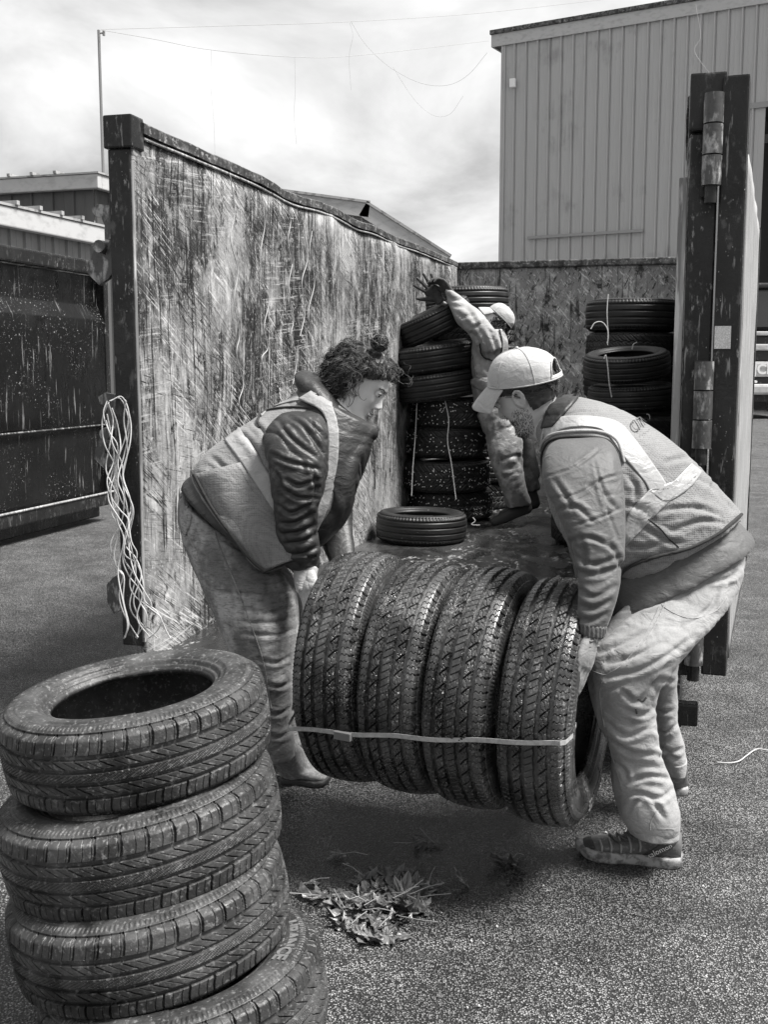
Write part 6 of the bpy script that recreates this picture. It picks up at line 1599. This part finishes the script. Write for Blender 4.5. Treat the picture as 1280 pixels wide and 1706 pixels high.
# the low corner of the vest hanging beside the hip
fl = MB(); A = crom([[322,790],[350,842],[385,892],[415,930],[440,952]], 24); B = crom([[400,770],[440,830],[478,880],[505,912],[515,922]], 24); vs = []; fs = []
for l in (0, .006):
    for i in range(24):
        for j in range(12):
            f_ = j/11; x, y = A[i]*(1-f_)+B[i]*f_; zz = 3.80 - .02*math.sin(f_*3.1) + .006*vnoise(np.array([[x*.03, y*.03, 1.]]))[0] + l; vs.append(P(x, y, zz))
for l in (0, 288):
    for i in range(23):
        for j in range(11): a = l+i*12+j; fs.append((a, a+12, a+13, a+1))
for i in range(23):
    for j in (0, 11): a = i*12+j; fs.append((a, a+12, a+300, a+288))
for j in range(11):
    for i in (0, 23): a = i*12+j; fs.append((a, a+1, a+289, a+288))
put_raw('vest_flap', (vs, fs), M['vest'], vw)
m_ = MB(); m_.tube([P(x, y, 3.79) for x, y in A], .006, 6).tube([P(440,952,3.79), P(478,938,3.79), P(515,924,3.79)], .006, 6); m_.build('flap_piping', M['piping'], vw, off=parent_loc(vw))
m_ = MB(); m_.tube([P(583,690,3.93), P(592,735,3.90), P(600,775,3.88), P(601,797,3.88)], .0028, 6).tube([P(618,728,3.93), P(624,760,3.93), P(625,815,3.93)], .0026, 6); m_.build('drawstring', M['piping'], wom, off=parent_loc(wom))
cf = fuse([loft([((478,936),(532,926),3.86,.048),((484,948),(534,938),3.865,.044),((488,954),(532,946),3.87,.04)])], .004, 2); put('cuff', cf, M['jacket_dark'], wsl)
hw_ = fuse(hand(P(510,952,3.85), (P(522,1040,3.74)-P(510,952,3.85)), (.7,.6,-.2), .95, ((.15,.25,.25),)*4, .06, (.5,.4)), .004, 3)
hw_ = (fold(hw_[0], hw_[1], [(P(508,952,3.85), P(494,1030,3.7))], .003, 30, 15, 7), hw_[1]); gl = put('glove', hw_, M['glove_pale'], wom)
gc = fuse([loft([((487,946),(530,940),3.86,.045),((490,965),(528,960),3.85,.046),((492,980),(524,984),3.84,.040)])], .004, 2); gc = (fold(gc[0], gc[1], [(P(508,940,3.85), P(505,985,3.85))], .004, 30, 12, 8), gc[1]); put('glove_cuff', gc, M['glove_pale'], gl)
hw2 = fuse(hand(P(573,955,4.02), (-.1,-.3,-.9), (.5,.6,0), 1.0, ((.2,.3,.3),)*4, .06), .0045, 3); put('glove', hw2, M['glove_pale'], wom)
head_face(Hw, wom)
# mouth (open smile)
v_, f_ = ball((.0835, 0, -.0675), (.0065,.0215,.0052), n=12); put_raw('teeth', ([Hw @ Vector(v) for v in v_], f_), M['teeth'], wom)
for z0, a in ((-.0605, .002),(-.0755,-.004)):
    m_ = MB(); m_.tube([Hw @ Vector((.0925-.012*abs(f)**1.6, .026*f, z0+a*(-1)*(1-f*f)+.004*f*f)) for f in np.linspace(-1,1,18)], [.0015+.0034*(1-abs(f)) for f in np.linspace(-1,1,18)], 7); m_.build('lip', M['lips'], wom, off=parent_loc(wom))
# curly hair
hs = hair_shell(Hw, wom, lambda V: np.where(V[:,0] > .0, .035+.5*np.maximum(0,V[:,0]-.03), np.where(V[:,0] > -.03, .0, -.09)), .016, noise_=.008, frontx=.076)
ER = Vector((.116,.094,.114)); EC = Vector((-.016,0,.024)); BUNL = Hw.inverted() @ P(633,574,3.93)
def esurf(v, k=1.0):
    q = Vector(((v.x-EC.x)/ER.x, (v.y-EC.y)/ER.y, (v.z-EC.z)/ER.z)); 
    return q.length
def rootw():
    while True:
        v = Vector((rng.gauss(0,1), rng.gauss(0,1), rng.gauss(0,1))).normalized(); p = Vector((v.x*ER.x, v.y*ER.y, v.z*ER.z))+EC
        if p.x > .02 and p.z < .052+.25*(p.x): continue
        if p.x > -.035 and p.z < .035: continue
        if p.z < -.06: continue
        return p
def lock(mbs, p, L_, amp, turns, ns, rad, lift):
    q = p.copy(); d = (p-BUNL); nrm = (p-EC).normalized(); d = (d - nrm*d.dot(nrm)); d = d.normalized() if d.length > .01 else nrm.orthogonal()
    d = (d + Vector((rng.gauss(-.15,.3), rng.gauss(0,.3), rng.gauss(-.1,.3)))).normalized(); n = 20; path = []
    for i in range(n+1):
        if q.x > .02 and q.z < .060+.30*max(0,q.x-.05): q = q + Vector((-.004,0,.006)); d = Vector((-.4,d.y,.5))
        path.append(q.copy()); nrm = (q-EC).normalized(); d = (d - nrm*d.dot(nrm)*.75 + Vector((0,0,-.06)) + Vector((rng.gauss(0,.10),rng.gauss(0,.10),rng.gauss(0,.10)))).normalized()
        q = q + d*L_/n; e_ = esurf(q); tgt = 1.02+lift*math.sin(math.pi*min(1,i/n*1.2))
        if e_ < tgt: q = EC + (q-EC)*(tgt/max(e_,.01))
    ph = rng.uniform(0,6.28)
    for s_ in range(ns):
        dph = rng.gauss(0,.35); of = Vector((rng.gauss(0,.0025),rng.gauss(0,.0025),rng.gauss(0,.0025))); pts = []
        for i, c in enumerate(path):
            t = (path[min(i+1,n)]-path[max(i-1,0)]).normalized(); u = t.cross(Vector((.3,.2,1))).normalized(); w = t.cross(u); a = ph+dph+2*math.pi*turns*i/n; k = min(1, i/5)
            pts.append(Hw @ (c+of*(.4+i/n*1.4)+(u*math.cos(a)+w*math.sin(a))*amp*k))
        (mbs[0] if rng.random() < .62 else mbs[1]).tube(pts, [rad*(1-.6*i/n) for i in range(n+1)], 4, cap=False)
m1, m2 = MB(), MB()
for k in range(300): lock((m1,m2), rootw(), rng.uniform(.09,.19), rng.uniform(.005,.011), rng.uniform(1.2,2.4), 8, .0009, rng.uniform(.02,.26))
for k in range(60): lock((m2,m2), rootw(), rng.uniform(.10,.16), rng.uniform(.006,.013), rng.uniform(1.5,2.5), 1, .0008, rng.uniform(.3,.6))
# curls hanging over the forehead
for k in range(24):
    p = Vector((rng.uniform(.060,.090), rng.uniform(-.06,.06), rng.uniform(.085,.115))); curl(m1 if k % 2 else m2, Hw @ p, (Hw.to_3x3() @ Vector((.35, rng.gauss(0,.7), .2))).normalized(), rng.uniform(.018,.035), 0, rng.uniform(.004,.008), 1.8, .0014, g=.6)
for k in range(60):
    p = Vector((rng.uniform(-.05,-.01), -.078, rng.uniform(-.02,.02))); curl(m1 if k % 3 else m2, Hw @ p, (Hw.to_3x3() @ Vector((rng.uniform(-.9,-.3), -.25, -.8))).normalized(), rng.uniform(.05,.09), 0, rng.uniform(.004,.009), 2, .0014, g=.8)
tagit(m1.build('curls', M['hair'], wom, off=parent_loc(wom)), kind='stuff'); tagit(m2.build('curls', M['hair_hi'], wom, off=parent_loc(wom)), kind='stuff')
m_ = MB()
for pts in ([(594,632),(599,642),(597,652),(600,662),(606,667),(611,664)],[(584,650),(590,661),(587,672),(580,678),(577,674)],[(580,655),(583,668),(579,680)]):
    m_.tube([P(p[0], p[1], 3.848) for p in crom([list(p) for p in pts], 24)], [.0016*(1-.6*k/24) for k in range(24)], 5)
tagit(m_.build('loose_lock', M['hair'], wom, off=parent_loc(wom)), kind='stuff')
# bun
bc = P(633, 571, 3.93); m1, m2 = MB(), MB()
v_, f_ = ball(bc, (.026,.026,.021)); m1.add(v_, f_, True)
for k in range(130):
    ax = Vector((rng.gauss(0,1), rng.gauss(0,1), rng.gauss(0,1))).normalized(); u = ax.orthogonal().normalized(); w = ax.cross(u); a0 = rng.uniform(0,6.28); r_ = rng.uniform(.022,.033)
    (m1 if k % 2 else m2).tube([bc+(u*math.cos(a0+t)+w*math.sin(a0+t))*r_+ax*rng.uniform(-.006,.006) for t in np.linspace(0, rng.uniform(1.5,3.5), 14)], .0013, 4, cap=False)
m1.build('bun', M['hair'], wom, off=parent_loc(wom)); m2.build('bun_strands', M['hair_hi'], wom, off=parent_loc(wom))
# boots
shoe(wom, (551,1306), (470,1300), 4.05, M['boot'], M['sole_dark'], .105, .050, ankle=P(472,1248,4.07), anr=.055, name='boot', thick=.022)
shoe(wom, (528,1262), (476,1258), 4.3, M['boot'], M['sole_dark'], .10, .046, ankle=P(484,1235,4.30), anr=.05, name='boot', thick=.022)

# ------------------------------------------------------------------ man at the back of the container
bg_ = Vector((P(872,860,9.1).x, 9.05, FL))
bm_ = thing('person', bg_, 'man in pale cap and bib overalls reaching over the tyre pile at the back', 'person')
ZB = 8.75
T2 = [((795,552),(838,548),ZB,.17), ((786,575),(845,575),ZB,.21), ((787,610),(846,612),ZB,.20), ((792,650),(843,655),ZB,.18), ((800,690),(850,690),ZB,.18), ((812,725),(860,715),ZB,.19)]
ls = [((740,480),(764,493),ZB-.12,.05), ((748,502),(782,508),ZB-.1,.07), ((762,532),(806,526),ZB-.18,.095), ((786,556),(826,550),ZB-.2,.09), ((800,590),(838,580),ZB-.16,.09)]
ls2 = [((722,492),(742,504),ZB-.02,.045), ((740,515),(765,530),ZB+.05,.06), ((775,550),(805,550),ZB+.15,.08)]
LN = [((812,715),(862,700),ZB-.05,.15), ((815,745),(868,745),ZB-.08,.13), ((822,780),(872,785),ZB-.08,.115), ((836,815),(880,820),ZB-.05,.10), ((846,845),(886,838),ZB,.09)]
LF = [((845,710),(875,700),ZB+.15,.14), ((858,745),(890,745),ZB+.22,.11), ((866,780),(896,785),ZB+.3,.10), ((870,815),(898,815),ZB+.36,.09)]
s_ = fuse([loft(T2), loft(ls), loft(ls2)], .014, 4); s_ = (fold(s_[0], s_[1], [(P(750,490,ZB), P(820,570,ZB)), (P(820,570,ZB), P(835,710,ZB))], .018, 10, 4, 41), s_[1]); s_ = crease_px(s_, [[(746,492),(756,500),(770,500)],[(752,506),(766,512),(780,508)],[(758,516),(772,528),(790,524)],[(770,530),(786,545),(806,538)],[(776,512),(790,530),(800,556)],[(784,548),(800,570),(812,600)],[(800,545),(812,575),(820,605)],[(815,548),(826,575),(830,610)],[(790,572),(798,600),(800,628)],[(832,552),(840,590),(838,625)]], .010, .011); put('shirt', s_, M['shirt'], bm_)
Ba = [((784,632),(850,625),ZB,.215), ((788,660),(848,660),ZB,.20), ((798,695),(856,690),ZB,.20), ((808,720),(866,712),ZB,.20)]
b_ = fuse([loft(Ba), loft(LN), loft(LF)], .013, 4)
V, F = b_; V = fold(V, F, [(P(825,640,ZB), P(840,715,ZB)), (P(840,715,ZB), P(865,840,ZB))], .022, 10, 4, 42); V = fold(V, F, [(P(825,640,ZB), P(865,840,ZB))], .010, 22, 7, 43); put('bib_overalls', (V, F), M['bib'], bm_)
bvb = bvh_of([s_, b_]); 
put_raw('bib_panel', patch(bvb, ([(788,590),(790,610),(800,630),(815,634),(830,628),(836,600),(836,560)], [(786,640),(792,645),(802,650),(815,652),(830,650),(842,630),(846,575)]), .01, .012, 30, 8), M['bib'], bm_)
surf_line(bvb, [(800,572),(803,590),(812,598),(824,600),(833,592),(836,570),(832,550)], .006, 'bib_edge', M['piping'], bm_, off=.01)
Hb = head_matrix(826, 532, ZB-.10, (-46, -36), -8, 0, toward=1)
hb_ = xf(head_mesh(), Hb); nk = cap_tube([P(822,540,ZB), P(822,562,ZB)], [.06,.065])
bb = fuse([(hb_[0].tolist(), hb_[1].tolist()), nk, loft(inner(T2,.8)), loft(inner(ls,.7)), loft(inner(ls2,.7)), loft(inner(LN,.7)), loft(inner(LF,.7))], .009, 1); put('body', bb, M['skin_w'], bm_)
cap_build(Hb, bm_, hole=False, tilt=-6)
hair_shell(Hb, bm_, lambda V: np.where(V[:,0] > -.0, .02, -.09), .018, noise_=.01, frontx=.05, zhigh=.035)
m1 = MB()
for k in range(160):
    p = Vector((rng.uniform(-.10,.03), .08*rng.choice([1,1,-1]), rng.uniform(-.09,.03))); curl(m1, Hb @ p, (Hb.to_3x3() @ Vector((-.3,.3,-.8))).normalized(), rng.uniform(.05,.09), 0, .008, 2, .003, g=1)
m1.build('curls', M['hair'], bm_, off=parent_loc(bm_))
h1 = fuse(hand(P(731,498,ZB-.05), (P(712,474,ZB-.05)-P(731,498,ZB-.05)), (-.2,-1,.1), 1.2, (.05,)*4, .26, (.9,.1)), .005, 1); put('glove', h1, M['glove_dark'], bm_)
h2 = fuse(hand(P(750,486,ZB-.12), (P(733,466,ZB-.12)-P(750,486,ZB-.12)), (-.5,-.4,-.8), 1.15, (.6,)*4, .1, (.6,.5)), .007, 2); put('glove', h2, M['glove_dark'], bm_)
for toe, heel, anx in (((846,862),(882,846),(870,838)),((866,846),(900,834),(888,822))):
    pass
def boot_at(c, f, L_=.30, up=.0):
    c = Vector(c); f = Vector(f).normalized(); s = Vector((-f.y, f.x, 0)).normalized(); U = s.cross(f) if s.cross(f).z > 0 else f.cross(s)
    pts = [cap_tube([c+f*.0+U*.05, c+f*L_*.35+U*.05, c+f*L_*.7+U*.035, c+f*L_*.95+U*.03], [.048,.052,.045,.036], 14), cap_tube([c+U*.05, c+U*.16+f*.01], [.05,.052], 14)]
    return fuse(pts, .01, 2)
yb = 8.80
def BX(px, y, h): return Vector(((px-640)/FP*(y*cT+(CH-h)*sT), y, h))
for c, f in ((BX(880,8.72,FL+.10), (-1,-.25,-.30)), (BX(893,9.05,FL+.10), (-1,-.2,-.25))):
    v = boot_at(c, f); put('boot', v, M['sole_dark'], bm_)

# chalk marks on the topmost stacked tyre
def tyre_bvh(o):
    me = o.data; n = len(me.vertices); co = np.empty(n*3, np.float32); me.vertices.foreach_get('co', co); co = co.reshape(-1,3); A = np.array(o.matrix_world); co = co@A[:3,:3].T+A[:3,3]
    F = np.empty(len(me.loops), np.int32); me.loops.foreach_get('vertex_index', F); return BVHTree.FromPolygons([tuple(v) for v in co], [tuple(f) for f in F.reshape(-1,4).tolist()])
bvt = tyre_bvh(stack_objs[0])
mk_ = MB()
for pts in ([(207,1072),(222,1073),(238,1072),(243,1068)],[(250,1074),(256,1069),(262,1066)],[(260,1074),(267,1069),(274,1065)],[(252,1074),(258,1075),(264,1073)]):
    q = [hit(bvt, x, y) for x, y in crom([list(p) for p in pts], 10)]; q = [h[0]+h[1]*.001 for h in q if h]
    if len(q) > 2: mk_.tube(q, .0022, 5)
if mk_.v:
    o = mk_.build('chalk_mark', M['white_print']); o.parent = stack_objs[0]; o.matrix_parent_inverse = stack_objs[0].matrix_world.inverted()
